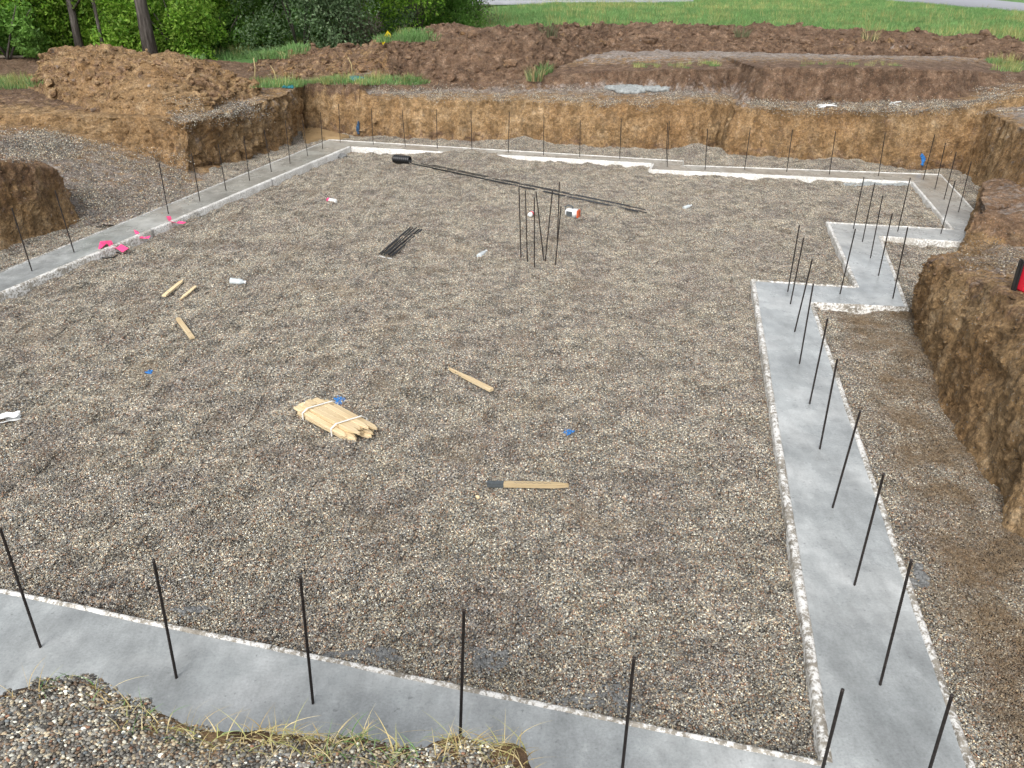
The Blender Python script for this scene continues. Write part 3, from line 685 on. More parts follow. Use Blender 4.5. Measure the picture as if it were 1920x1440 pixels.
# short bundle of dowels
for i in range(9):
    t = i/8; a = (712+24*t, 482+5*t); a = (a[0]+random.uniform(-2.5, 2.5), a[1]+random.uniform(-1, 1)); b = (767+27*t+random.uniform(-4, 4), 434+2.5*t+random.uniform(-2.5, 2.5))
    h = .0+(.014 if i in (2, 4, 6) else 0); p, q = gz_(hit(*a)[0], 0), gz_(hit(*b)[0], 0); seat(p, q, h+.012)
    lay_bar(p, q, .0068, 'short_bar', 'short black bar in the flat pile on gravel, %s counting from the left' % ORD[i], 'short bars in a flat pile on the gravel', M['steel2'])
c0, c1 = gz_(hit(712, 484)[0], .03), gz_(hit(735, 489)[0], .03)
mb = MB(); mb.tube([c0, (c0+c1)/2+Vector((0, 0, -.008)), c1], .006, 6); tag(mb.build('tie_wire', M['white'], smooth=True), 'pale tie wire across the near end of the short bars', 'wire')

# ------------------------------------------------------------------ wooden stakes
def stake_poly(L, wd, tip=.07): return [(0, -wd/2), (L-tip, -wd/2), (L, -wd*.08), (L, wd*.08), (L-tip, wd/2), (0, wd/2)]
def frame(p, q, up=Vector((0, 0, 1))):
    x = (q-p).normalized(); y = up.cross(x).normalized(); z = x.cross(y)
    Mx = Matrix((x, y, z)).transposed().to_4x4(); Mx.translation = p; return Mx
def stake(a, b, wd, th, label, mat, tip=.06, split=None):
    p, q = gz_(hit(*a)[0], .0), gz_(hit(*b)[0], .0); seat(p, q, .024); L = (q-p).length
    s = MB(); s.prism(split(L) if split else stake_poly(L, wd, tip), 0, th); bmesh.ops.bevel(s.bm, geom=s.bm.edges[:], offset=.0015, segments=1, affect='EDGES')
    o = s.build('wooden_stake', mat); o.matrix_world = frame(p, q); return tag(o, label, 'stake', 'loose wooden stakes on the gravel'), L
stake((308, 560), (343, 531), .045, .02, 'pale pointed wooden stake lying left of a broken thinner piece', M['wood'])
stake((362, 641), (334, 603), .048, .02, 'pale wooden stake lying alone below the pair, pointed at near end', M['wood'], .03)
def splinter(L): return [(0, -.006), (L*.25, -.016), (L*.6, -.02), (L*.97, -.018), (L, .0), (L*.93, .018), (L*.55, .014), (L*.3, .02), (L*.12, .006)]
stake((337, 569), (368, 542), .035, .014, 'thin broken wooden piece beside the pale pointed stake, with holes', M['wood'], split=splinter)
def split2(L): return [(0, -.004), (L*.1, -.012), (L*.3, -.008), (L*.35, -.02), (L, -.022), (L, .022), (L*.5, .018), (L*.28, .008), (L*.08, .006)]
stake((842, 702), (922, 743), .04, .028, 'long narrow split wooden stake lying alone in the middle of gravel', M['wood'], split=split2)
so_, Ls = stake((915, 919), (1066, 922), .042, .03, 'tan wooden stake with a dark grey painted end, nearest the viewer', M['wood2'], .09)
s = MB(); s.box((.055, 0, .015), (.115, .0425, .0315)); s.build('painted_end', M['greypaint'], so_)
s = MB(); zz = [(.18+.02*k, (-.013 if k % 2 else .012)*random.uniform(.5, 1)) for k in range(14)]
for (x0, y0), (x1, y1) in zip(zz, zz[1:]):
    f_ = [s.bm.verts.new((x0, y0, .0305)), s.bm.verts.new((x0+.004, y0, .0305)), s.bm.verts.new((x1+.004, y1, .0305)), s.bm.verts.new((x1, y1, .0305))]; s.bm.faces.new(f_)
bmesh.ops.remove_doubles(s.bm, verts=s.bm.verts[:], dist=.0005)
s.build('pencil_marks', M['greypaint'], so_)
# strapped bundle
bp, bq = gz_(hit(592, 800)[0], .012), gz_(hit(668, 822)[0], .012)
ctr_near, ctr_far = Vector(U(575, 792, -.04)), Vector(U(690, 832, -.04))
A0, A1 = Vector(U(551, 770, -.03)), Vector(U(648, 826, -.03))      # near long edge of the bundle on the ground
B0, B1 = Vector(U(612, 752, -.03)), Vector(U(712, 801, -.03))      # far long edge
bx = ((A1-A0)+(B1-B0)).normalized(); by = Vector((-bx.y, bx.x, 0)); bz0 = gz_((A0+B1)/2, .014).z
if by.y < 0: by = -by
WB = abs((B0-A0).dot(by)); LB = (A1-A0).length
root = empty('stake_bundle', (A0.x, A0.y, bz0)); root.rotation_euler = (0, 0, math.atan2(bx.y, bx.x))
tag(root, 'flat bundle of pale wooden stakes held by two white straps', 'stake bundle')
sh = (B0-A0).dot(bx)
ny = max(5, int(WB/.052)); layers = 4
for ly in range(layers):
    for j in range(ny if ly < 3 else ny-2):
        s = MB(); L = LB*random.uniform(.97, 1.03); wd = WB/ny*random.uniform(.8, .9)
        s.prism(stake_poly(L, wd, random.uniform(.05, .09)), 0, .0195); bmesh.ops.bevel(s.bm, geom=s.bm.edges[:], offset=.0015, segments=1, affect='EDGES')
        o = s.build('stake', M['wood'], root)
        yy = (j+.5+(0 if ly < 3 else .9))*WB/ny
        o.location = (sh*yy/WB+random.uniform(-.05, .05), yy, ly*.0206+.003*random.random()); o.rotation_euler = (random.uniform(-.02, .02), random.uniform(-.004, .004), random.uniform(-.035, .035))
for f in (.2, .74):
    s = MB(); x0 = LB*f; h = .094
    pts = [(x0, -.012, .0), (x0, -.012, .064), (x0+sh*.12, WB*.12, h), (x0+sh*.9, WB*.88, h), (x0+sh, WB+.012, .06), (x0+sh, WB+.012, 0)]
    for p, q in zip(pts, pts[1:]):
        p, q = Vector(p), Vector(q); Mx = frame(p, q, Vector((1, 0, .02))); s.box((0, 0, 0), (1, 1, 1))
        vs_ = s.bm.verts[-8:] if False else list(s.bm.verts)[-8:]
        L = (q-p).length+.003
        for v in vs_: v.co = Mx @ Vector(((v.co.x+.5)*L, v.co.y*.003, v.co.z*.014))
    s.build('strap', M['strap'], root)
s = MB(); s.bm.free()

# ------------------------------------------------------------------ litter and site things
def lathe(prof, seg=16):
    V = [(r*math.cos(2*math.pi*k/seg), r*math.sin(2*math.pi*k/seg), z) for r, z in prof for k in range(seg)]
    F = [[i*seg+k, i*seg+(k+1) % seg, (i+1)*seg+(k+1) % seg, (i+1)*seg+k] for i in range(len(prof)-1) for k in range(seg)]
    return V, F
def lay_root(name, a, b, lift, label, cat, group=None):
    p, q = gz_(hit(*a)[0], lift), gz_(hit(*b)[0], lift); o = empty(name, p)
    d = q-p; o.rotation_mode = 'QUATERNION'; o.rotation_quaternion = d.to_track_quat('Z', 'Y'); tag(o, label, cat, group); return o, d.length
def bottle(a, b, r, label):
    o, L = lay_root('plastic_bottle', a, b, r*.8, label, 'bottle', 'clear plastic bottles dropped on the gravel')
    L = max(L, .17)
    prof = [(r*.2, 0), (r*.9, 0), (r, .012), (r*.93, L*.2), (r, L*.26), (r*.92, L*.4), (r, L*.5), (r*.97, L*.66), (r*.6, L*.82), (r*.4, L*.88), (r*.4, L*.93)]
    V, F = lathe(prof); V = np.array(V); V[:, 1] *= .8; V += .004*np.stack([pn(V*40+k) for k in range(3)], -1)
    link('bottle_body', mesh_np('bottle_body', V, F), M['clear'], o)
    V, F = lathe([(.001, L*.92), (r*.46, L*.92), (r*.46, L), (.001, L)]); link('cap', mesh_np('cap', V, F, False), M['white'], o)
bottle((898, 484), (912, 474), .035, 'clear crushed plastic bottle lying left of the upright loose bars')
bottle((1282, 393), (1296, 388), .033, 'clear plastic bottle lying right of the end of the long bars')
bottle((432, 532), (462, 535), .045, 'large clear plastic bottle lying right of the small broken stakes')
def sheet(name, cx, cy, sx, sy, mat, label, cat, amp=.03, rot=0.):
    c = gz_(hit(cx, cy)[0], .02); n = 16; u, v = np.meshgrid(np.linspace(-1, 1, n), np.linspace(-1, 1, n))
    k = 1-.3*fbm(np.stack([u, v, 0*u+cx], -1), .9, 2); x, y = u*sx*k, v*sy*k*(1-.25*u)
    z = amp*(1+fbm(np.stack([u*1.5, v*1.5, 0*u+cy], -1), 1.2, 3)*1.3)
    x, y = x*math.cos(rot)-y*math.sin(rot), x*math.sin(rot)+y*math.cos(rot)
    V = np.stack([x, y, z], -1).reshape(-1, 3); F = grid_faces(n, n); V2 = V.copy(); V2[:, 2] = V2[:, 2]*.35-.012
    o = link(name, mesh_np(name, np.concatenate([V, V2]), np.concatenate([F, F[:, ::-1]+len(V)])), mat); o.location = c; return tag(o, label, cat)
sheet('plastic_bag', 10, 791, .11, .05, M['white'], 'crumpled white plastic bag at the left picture edge on gravel', 'bag', .03, .35)
# black corrugated pipe
o, L = lay_root('drain_pipe', (739, 306), (769, 309), .085, 'short piece of black corrugated drain pipe near the back left corner', 'pipe')
L = .34; prof = []
for i in range(17): z = L*i/16; prof += [(.08 if i % 2 else .071, z), (.08 if i % 2 else .071, z+L/16*.6)]
prof = [(.044, L)] if False else prof
V, F = lathe(prof+[(.064, prof[-1][1]), (.064, 0), (.071, 0)], 20); link('pipe_wall', mesh_np('pipe_wall', V, F, False), M['black'], o)
# marking paint cans
def can(a, b, label, capm, r=.033, band=None):
    o, L = lay_root('spray_can', a, b, r, label, 'spray can'); L = .19
    V, F = lathe([(.001, .0), (r*.9, 0), (r, .006), (r, L*.74), (r*.8, L*.79), (r*.8, L*.8)]); link('can_body', mesh_np('can_body', V, F), M['white'], o)
    V, F = lathe([(r*.98, L*.76), (r*.98, L), (r*.8, L+.006), (.001, L+.006)]); link('cap', mesh_np('cap', V, F, False), capm, o)
    if band: V, F = lathe([(r*1.012, L*.3), (r*1.012, L*.6)]); link('label_band', mesh_np('label_band', V, F), band, o)
can((630, 382), (616, 379), 'white spray can with a bright pink cap lying on the gravel', M['pink'], .036)
can((993, 408), (1006, 396), 'white spray can with a red band lying behind the upright bars', M['greypaint'], .036, M['red'])
# jug
jl, jn = hit(1072, 408); jr = tag(empty('plastic_jug', (jl.x, jl.y, jl.z+.005)), 'white plastic jug with orange red end and dark handle, beside upright bars', 'jug'); jr.rotation_euler = (0, 0, R(-25))
s = MB(); s.prism([(-.1, -.055), (.09, -.06), (.1, .055), (-.08, .06)], 0, .13); s.bevel(.018, 2); s.build('jug_body', M['white'], jr, True)
s = MB(); s.box((.105, 0, .065), (.03, .105, .12)); s.bevel(.01, 2); s.build('orange_end', M['orange'], jr)
s = MB(); s.tube([(-.085, -.03, .11), (-.11, -.02, .15), (-.06, .0, .175), (-.0, .01, .16), (.01, .01, .12)], .013, 8); s.build('handle', M['greypaint'], jr, True)
s = MB(); s.box((-.02, -.064, .065), (.09, .006, .07)); s.build('dark_label', M['greypaint'], jr)
# red and black tool on the right bank
tl, tn = hit(1916, 545); tr_ = tag(empty('power_tool', (tl.x+.02, tl.y, tl.z)), 'red and black power tool resting on the right dirt bank', 'power tool'); tr_.rotation_euler = (0, 0, R(20))
s = MB(); s.prism([(-.07, -.05), (.10, -.06), (.12, .05), (-.05, .06)], .0, .23); s.bevel(.016, 2); s.build('tool_body', M['red'], tr_)
s = MB(); s.prism([(-.088, .03), (-.066, .01), (-.045, .08), (-.07, .07)], -.01, .25); s.bevel(.01, 2); s.build('bumper', M['black'], tr_)
s = MB(); s.prism([(-.06, -.085), (.11, -.09), (.11, -.056), (-.0, -.052)], -.01, .07); s.bevel(.012, 2); s.build('battery', M['black'], tr_)
s = MB(); s.tube([(-.03, 0, .16), (-.02, 0, .275), (.07, 0, .275), (.09, 0, .2)], .014, 8); s.build('handle', M['black'], tr_, True)
# pink flagging tape dropped along the left form, and a black cord loop
def ribbon_thing(name, pxs, wd, mat, label, cat, lift=.03, group=None):
    s = MB(); pts = [gz_(hit(*p)[0], 0) for p in pxs]
    pts = [Vector((p.x, p.y, max(p.z, hit(*q)[0].z)+lift+.045+.03*random.random())) for p, q in zip(pts, pxs)]
    prev = None
    for i, p in enumerate(pts):
        t = (pts[min(i+1, len(pts)-1)]-pts[max(i-1, 0)]).normalized(); n = t.cross(Vector((random.uniform(-.6, .6), random.uniform(-.6, .6), 1))).normalized()*wd/2
        r = [s.bm.verts.new(p+n), s.bm.verts.new(p-n), s.bm.verts.new(p-n-Vector((0, 0, .003))), s.bm.verts.new(p+n-Vector((0, 0, .003)))]
        if prev:
            for k in range(4): s.bm.faces.new((prev[k], prev[(k+1) % 4], r[(k+1) % 4], r[k]))
        else: s.bm.faces.new(r[::-1])
        prev = r
    s.bm.faces.new(prev); o = s.build(name, mat); return tag(o, label, cat, group)
g_ = 'pink marking tape along the left footing form'
ribbon_thing('marking_tape', [(318, 418), (322, 428), (330, 431), (338, 429), (349, 431)], .06, M['pink'], 'short bright pink tape tail lying furthest along the left form', 'marking tape', .035, g_)
ribbon_thing('marking_tape', [(258, 446), (262, 456), (270, 459), (283, 457)], .06, M['pink'], 'short bright pink tape scrap between the two other pink tapes', 'marking tape', .035, g_)
ribbon_thing('marking_tape', [(192, 481), (198, 470), (206, 466), (214, 478), (226, 476), (238, 482)], .09, M['pink'], 'largest crumpled pink tape lying nearest along the left form', 'marking tape', .04, g_)
s = MB(); lp_ = [gz_(hit(200+20*math.cos(a)+ (8 if a > 3 else 0), 482+6*math.sin(a))[0], .03) for a in np.linspace(0, 6.0, 20)]; s.tube(lp_, .008, 6)
tag(s.build('cord_loop', M['black'], smooth=True), 'loop of black cord under the nearest pink tape', 'cord')

def patch(name, px, py, rx, ry, n, size, mat, label, cat, group=None, kind=None, base='1', thick=.3, ragged=False):
    """low lumpy patch clinging to whatever surface is there"""
    P, S = [], []
    while len(P) < n:
        a, r = random.uniform(0, 2*math.pi), math.sqrt(random.random())
        r *= .75+.25*math.sin(a*3+px)
        qx_, qy_ = px+rx*r*math.cos(a), py+ry*r*math.sin(a)
        if ragged and pn(np.array([qx_/24., qy_/12., px]))+.25*random.gauss(0, 1) < .05: continue
        l, nn = hit(qx_, qy_)
        s_ = size*random.uniform(.5, 1.3); P.append(np.array(l+nn*s_*thick)); S.append(s_)
    V, F, k = blobs(np.array(P), np.array(S), base, .15, (1, .9, .55))
    o = link(name, mesh_np(name, V, F), mat); return tag(o, label, cat, group, kind)
g_ = 'blue paint marks on the gravel'
patch('paint_mark', 637, 753, 13, 9, 130, .010, M['blue'], 'bright blue paint mark on gravel right behind the stake bundle', 'paint mark', g_, thick=1.5)
patch('paint_mark', 281, 700, 9, 5, 45, .010, M['blue'], 'small faint blue paint mark on gravel at the left', 'paint mark', g_, thick=1.5)
patch('paint_mark', 1064, 813, 11, 7, 60, .010, M['blue'], 'small blue paint mark on gravel right of the split stake', 'paint mark', g_, thick=1.5)
g_ = 'blue paint stripes on the cut faces'
patch('paint_stripe', 671, 240, 2.6, 14, 160, .02, M['slate'], 'dull blue paint stripe on the back left corner of the cut face', 'paint mark', g_, thick=.2)
patch('paint_stripe', 1730, 299, 3.5, 13, 160, .022, M['blue'], 'bright blue paint stripe low on the back right cut face', 'paint mark', g_, thick=.2)
patch('paint_mark', 540, 163, 11, 5, 170, .035, M['teal'], 'small teal paint mark on grass at the pit corner', 'paint mark', 'teal paint marks on grass above the pit', thick=.6)
patch('paint_mark', 668, 150, 14, 3.5, 520, .045, M['teal'], 'large teal paint mark on grass above the back cut', 'paint mark', 'teal paint marks on grass above the pit', thick=.6)
# spilled concrete
patch('concrete_spill', 1190, 170, 62, 6, 420, .09, M['spill2'], 'grey lumpy concrete spill dumped on the shelf above the back cut', 'concrete spill', None, None, '2', .3)
g_ = 'grey mortar spills beside the footing forms'
patch('concrete_spill', 355, 1150, 38, 12, 330, .011, M['spill'], 'grey mortar spill on gravel behind the second front dowel', 'concrete spill', g_, thick=1.1, ragged=True)
patch('concrete_spill', 690, 1232, 90, 13, 700, .011, M['spill'], 'long dark mortar spill on gravel behind the third front dowel', 'concrete spill', g_, thick=1.1, ragged=True)
patch('concrete_spill', 920, 1240, 70, 30, 420, .010, M['spill'], 'scattered mortar crumbs on gravel at the fourth front dowel', 'concrete spill', g_, thick=1.1, ragged=True)
patch('concrete_spill', 1130, 1315, 90, 30, 420, .010, M['spill'], 'scattered mortar crumbs on gravel left of the fifth front dowel', 'concrete spill', g_, thick=1.1, ragged=True)
patch('concrete_spill', 1722, 1088, 20, 26, 330, .014, M['spill'], 'dark grey mortar heap outside the long right footing strip', 'concrete spill', g_, thick=1.1, ragged=True)
patch('concrete_spill', 615, 292, 42, 8, 420, .035, M['spill'], 'grey mortar spill along the inner back left footing corner', 'concrete spill', g_, thick=1.1, ragged=True)
patch('concrete_spill', 1640, 345, 70, 7, 450, .035, M['spill2'], 'pale mortar spill inside the back right footing corner', 'concrete spill', g_, thick=.3)
patch('wood_chip', 895, 936, 4, 3, 6, .014, M['wood'], 'small tan wood chip lying below the grey ended stake', 'wood chip', thick=1.2)
# muddy puddle in the far left corner
pc = np.array([U(*p, -.10) for p in [(566, 249), (580, 243), (605, 247), (632, 254), (655, 259), (640, 262), (610, 262), (586, 267), (572, 270)]])
pm = MB(); pm.prism([(x, y) for x, y, z in pc], -.16, -.035); pu = pm.build('puddle', M['water']); pu['kind'] = 'structure'
# string bundles on the shelf
def strings(px, py, n, sx, label):
    s = MB()
    for k in range(n):
        pts = [hit(px+sx*random.uniform(-1, 1)*(.6+.4*j/3), py+random.uniform(-3, 3))[0]+Vector((0, -.03, .03+.03*random.random())) for j in range(4)]
        pts.sort(key=lambda v: v.x); s.tube(pts, .009, 5)
    tag(s.build('string_bundle', M['white'], smooth=True), label, 'string', 'white strings on the shelf above the cut')
strings(1546, 202, 7, 26, 'tangle of white string on the shelf above the back cut'); strings(1677, 198, 2, 14, 'short piece of white string right of the tangled string')
# pin flag
fl_, _ = hit(728, 79); fr_ = tag(empty('marker_flag', fl_-Vector((0, 0, .12))), 'small yellow marker flag at the end of the rubbly berm', 'flag')
s = MB(); s.tube([(0, 0, -.1), (0, 0, .38)], .006, 6); s.build('pole', M['steel'], fr_)
s = MB()
for k, (x0, z0, x1, z1) in enumerate([(-.02, .38, .22, .05), (.02, .38, -.2, .05)]):
    v = [s.bm.verts.new(p) for p in [(x0*.2, -.01*k, .40), (x1, .03*k, z1+.1), (x1*.75, .02+.03*k, z1), (x0*.2, .0, .2)]]; s.bm.faces.new(v)
bmesh.ops.solidify(s.bm, geom=s.bm.faces[:], thickness=.006); s.build('flag', M['yellow'], fr_)
# dry stalks by the berm
def stalk(px, py, top, label):
    b = hit(px, py)[0]; t = Vector(D(*top, b.y)); mid = (b+t)/2+Vector((.03, 0, .03)); s = MB(); s.tube([b-Vector((0, 0, .05)), mid, t], [.014, .012, .006], 5)
    tag(s.build('dry_stalk', M['straw'], smooth=True), label, 'stalk', 'dry stalks at the back of the pit')
stalk(477, 150, (475, 108), 'dry straw stalk standing upright left of the long rubbly berm'); stalk(518, 152, (507, 123), 'dry straw stalk leaning left by the pit corner'); stalk(661, 138, (652, 107), 'dry stalk leaning left in front of the rubbly berm')

# ------------------------------------------------------------------ gravel (pebble tiles laid over the floor)
PAL = np.array([(.06, .053, .05), (.10, .089, .082), (.20, .178, .16), (.27, .245, .222), (.235, .155, .108), (.19, .13, .092), (.45, .355, .25), (.40, .335, .26), (.62, .565, .48), (.74, .69, .61), (.28, .14, .09), (.19, .2, .215)])
PW = np.array([.11, .13, .17, .17, .085, .085, .075, .08, .04, .012, .018, .035]); PW /= PW.sum()
def unlinked(name, V, F, cols, mat, smooth=True):
    me = mesh_np(name, V, F, smooth, None, cols); me.materials.append(mat); return bpy.data.objects.new(name, me)
def pebble_tile(size, sp_, r, base, seed, bright=1.2):
    g = np.random.default_rng(seed); n = int(size/sp_)
    ix, iy = np.meshgrid(np.arange(n+1), np.arange(n+1)); P = np.stack([(ix+.5*(iy % 2))*sp_-size/2, iy*sp_*.87*1.15-size/2, 0*ix], -1).reshape(-1, 3).astype(float)
    P[:, :2] += g.normal(0, sp_*.3, (len(P), 2)); P[:, 2] = g.uniform(-.5, .8, len(P))*r
    S = r*np.exp(g.normal(0, .2, len(P)))
    V, F, k = blobs(P, S, base, .07 if base == '1' else .05, (1.12, .85, .62))
    c = PAL[g.choice(len(PAL), len(P), p=PW)]*np.exp(g.normal(0, .18, (len(P), 1)))*bright
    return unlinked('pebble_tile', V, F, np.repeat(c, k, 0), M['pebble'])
def scatter(name, P, rot, scl, idx, srcs):
    me = bpy.data.meshes.new(name); me.vertices.add(len(P)); me.vertices.foreach_set('co', np.asarray(P, np.float32).ravel())
    me.attributes.new('rot', 'FLOAT_VECTOR', 'POINT').data.foreach_set('vector', np.asarray(rot, np.float32).ravel())
    me.attributes.new('scl', 'FLOAT', 'POINT').data.foreach_set('value', np.asarray(scl, np.float32))
    me.attributes.new('idx', 'INT', 'POINT').data.foreach_set('value', np.asarray(idx, np.int32))
    o = link(name, me); ng = bpy.data.node_groups.new(name, 'GeometryNodeTree')
    ng.interface.new_socket('Geometry', in_out='INPUT', socket_type='NodeSocketGeometry'); ng.interface.new_socket('Geometry', in_out='OUTPUT', socket_type='NodeSocketGeometry')
    N = ng.nodes; gi = N.new('NodeGroupInput'); go = N.new('NodeGroupOutput'); jn_ = N.new('GeometryNodeJoinGeometry'); ip = N.new('GeometryNodeInstanceOnPoints')
    for s_ in srcs:
        oi = N.new('GeometryNodeObjectInfo'); oi.inputs['Object'].default_value = s_; oi.inputs['As Instance'].default_value = True; ng.links.new(oi.outputs['Geometry'], jn_.inputs[0])
    def na(n_, ty):
        x = N.new('GeometryNodeInputNamedAttribute'); x.data_type = ty; x.inputs['Name'].default_value = n_; return x.outputs[0]
    ng.links.new(gi.outputs[0], ip.inputs['Points']); ng.links.new(jn_.outputs[0], ip.inputs['Instance']); ip.inputs['Pick Instance'].default_value = True
    ng.links.new(na('idx', 'INT'), ip.inputs['Instance Index']); ng.links.new(na('rot', 'FLOAT_VECTOR'), ip.inputs['Rotation']); ng.links.new(na('scl', 'FLOAT'), ip.inputs['Scale'])
    ng.links.new(ip.outputs[0], go.inputs[0]); md = o.modifiers.new('scatter', 'NODES'); md.node_group = ng; o['kind'] = 'stuff'; return o
def slope_rot(nx, ny, ang):
    out = []
    for a, b, c in zip(nx, ny, ang):
        q = Vector((a, b, 1)).normalized().to_track_quat('Z', 'Y').to_matrix() if abs(a)+abs(b) > 1e-6 else Matrix.Identity(3)
        q = Vector((0, 0, 1)).rotation_difference(Vector((a, b, 1)).normalized()).to_matrix()
        out.append((q @ Matrix.Rotation(c, 3, 'Z')).to_euler()[:])
    return np.array(out)
tiles = [pebble_tile(.092, .0080, .0049, '1', 100+k) for k in range(8)]
T_ = .07; gx, gy = np.meshgrid(np.arange(-8.5, 9.6, T_), np.arange(1.6, 19.2, T_)); gx, gy = gx.ravel(), gy.ravel()
keep = abs(gx) < gy*.72+1.6
gx, gy = gx[keep], gy[keep]
z = zfloor(gx, gy); e = .02; sx_ = -(zfloor(gx+e, gy)-zfloor(gx-e, gy))/(2*e); sy_ = -(zfloor(gx, gy+e)-zfloor(gx, gy-e))/(2*e)
rot = slope_rot(sx_, sy_, rng.integers(0, 4, len(gx))*math.pi/2)
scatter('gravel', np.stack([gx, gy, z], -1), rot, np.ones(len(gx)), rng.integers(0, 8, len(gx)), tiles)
# pebbles on the near bank: finer shapes, they lie two metres from the eye
tiles2 = [pebble_tile(.12, .0080, .0047, '2', 200+k, 1.12) for k in range(4)]
P, Rr = [], []
for x in np.arange(-2.6, .35, .085):
    for y in np.arange(.7, 2.3, .085):
        zc = ground(x, y); zx, zy = ground(x+.05, y), ground(x, y+.05)
        z2, z3 = ground(x, y+.045), ground(x+.045, y)
        if min(zc, z2, z3) < 1.1 or ground(x-.04, y) < 1.1: continue
        P.append((x, y, zc)); Rr.append((-(zx-zc)/.05, -(zy-zc)/.05))
Rr = np.clip(np.array(Rr), -.5, .5)
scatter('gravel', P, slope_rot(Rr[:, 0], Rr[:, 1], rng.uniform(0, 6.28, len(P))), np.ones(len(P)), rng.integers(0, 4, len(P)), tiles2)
# thin spread of crushed stone on ramp, shelf and right-hand plateaus
tiles3 = [pebble_tile(.4, .05, .0085, '1', 300+k, 1.25) for k in range(4)]
P, Nn = [], []
def strew(x0, y0, x1, y1, n, dens=1.):
    for _ in range(n):
        l, nn = hit(random.uniform(x0, x1), random.uniform(y0, y1))
        if nn.z > .75: P.append(l[:]); Nn.append((nn.x/nn.z, nn.y/nn.z))
strew(120, 270, 370, 420, 420); strew(0, 250, 130, 300, 200); strew(690, 165, 1380, 196, 350); strew(1400, 190, 1830, 206, 250); strew(1830, 150, 1920, 235, 60); strew(1840, 470, 1920, 520, 25); strew(330, 195, 500, 230, 200)
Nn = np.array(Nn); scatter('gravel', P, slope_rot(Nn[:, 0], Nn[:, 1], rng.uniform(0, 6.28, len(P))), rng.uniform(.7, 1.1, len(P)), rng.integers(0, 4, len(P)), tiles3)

# ------------------------------------------------------------------ grass
def blade_mesh(P, H, lean, wid, cols, seg=4):
    """P (n,3) roots; H heights; lean (n,2) tip offset"""
    n = len(P); t = np.linspace(0, 1, seg+1)[None, :, None]; a = rng.uniform(0, 6.28, n); side = np.stack([np.cos(a), np.sin(a), 0*a], -1)[:, None]
    c = P[:, None]+np.concatenate([lean[:, None]*t**2, (H[:, None]*(t[..., 0]-.25*np.linalg.norm(lean, axis=1)[:, None]/np.maximum(H[:, None], .01)*t[..., 0]**3))[..., None]], -1)
    w_ = wid[:, None, None]*(1-t**1.5*.92)/2; V = np.stack([c-side*w_, c+side*w_], 2).reshape(n, -1, 3)
    f = np.array([[2*i, 2*i+1, 2*i+3, 2*i+2] for i in range(seg)]); F = f[None]+(np.arange(n)*(2*seg+2))[:, None, None]
    return V.reshape(-1, 3), F.reshape(-1, 4), np.repeat(cols, 2*seg+2, 0)
GREEN = np.array([(.13, .265, .08), (.18, .325, .115), (.26, .385, .165), (.125, .215, .075)]); STRAW = np.array([(.55, .45, .22), (.64, .54, .3), (.42, .32, .15), (.4, .4, .16)])
def tuft(seed, n, rad, h, pal, lean=.35, wid=.012):
    g = np.random.default_rng(seed); a = g.uniform(0, 6.28, n); r = rad*np.sqrt(g.uniform(0, 1, n)); P = np.stack([r*np.cos(a), r*np.sin(a), 0*a-.02], -1)
    H = h*g.uniform(.45, 1.15, n); l = np.stack([np.cos(a), np.sin(a)], -1)*(H*lean*g.uniform(.2, 1.3, n))[:, None]
    V, F, c = blade_mesh(P, H, l, wid*g.uniform(.6, 1.3, n), pal[g.integers(0, len(pal), n)]*g.uniform(.75, 1.25, (n, 1)), 3); return V, F, c
gt = [unlinked('grass_tuft', *tuft(k, 60, .4, .22, GREEN, .5, .022), M['grass']) for k in range(4)]+[unlinked('grass_tuft', *tuft(10+k, 26, .3, .42, STRAW*np.array([.8, .95, .8]), .35, .016), M['grass']) for k in range(2)]
n = 26000; y = 27+ (105-27)*rng.uniform(0, 1, n)**1.4; x = rng.uniform(-1, 1, n)*(y*.68+4)
wood = (x < -1.5-(y-25)*.02) & (y > 24); keep = ~wood | (rng.uniform(0, 1, n) < .25)
rx0 = U(1660, 1, GR); rx1 = U(1920, 22, GR); side = (rx1[0]-rx0[0])*(y-rx0[1])-(rx1[1]-rx0[1])*(x-rx0[0])
keep &= ~((side > 0) & (x > 15))
x, y = x[keep], y[keep]; yel = fbm(np.stack([x, y, 0*x], -1), .09, 3) > .2
idx = np.where(rng.uniform(0, 1, len(x)) < np.where(yel, .25, .06), 4+rng.integers(0, 2, len(x)), rng.integers(0, 4, len(x)))
for sel, src, o_ in ((idx < 4, gt[:4], 0), (idx >= 4, gt[4:], 4)):
    xs, yy = x[sel], y[sel]; scatter('grass', np.stack([xs, yy, grade(xs)-.08], -1), np.stack([0*xs, 0*xs, rng.uniform(0, 6.28, len(xs))], -1), rng.uniform(.8, 1.4, len(xs)), idx[sel]-o_, src)
# short grass left on the ground round the pit: strips given by their outline in plan
P = []
def mow(x0, y0, x1, y1, n, straw=.3, sc=.6):
    for _ in range(n):
        l, nn = hit(random.uniform(x0, x1), random.uniform(y0, y1))
        if nn.z > .5: P.append((*l, sc*random.uniform(.6, 1.2), (4+random.randrange(2)) if random.random() < straw else random.randrange(4)))
mow(360, 92, 520, 110, 260, .05, .8); mow(420, 85, 560, 100, 130, .05, .8); mow(620, 78, 800, 62, 200, .08, .8); mow(0, 148, 68, 166, 90, .35, .55); mow(475, 152, 560, 164, 70, .2, .55); mow(610, 146, 790, 158, 120, .3, .55); mow(565, 152, 620, 158, 30, .7, .4)
mow(1190, 120, 1300, 128, 20, .6, .3); mow(1310, 118, 1350, 124, 14, .4, .3); mow(1500, 118, 1700, 124, 26, .8, .25); mow(1860, 112, 1920, 135, 50, .35, .5)
PG = np.array(P)
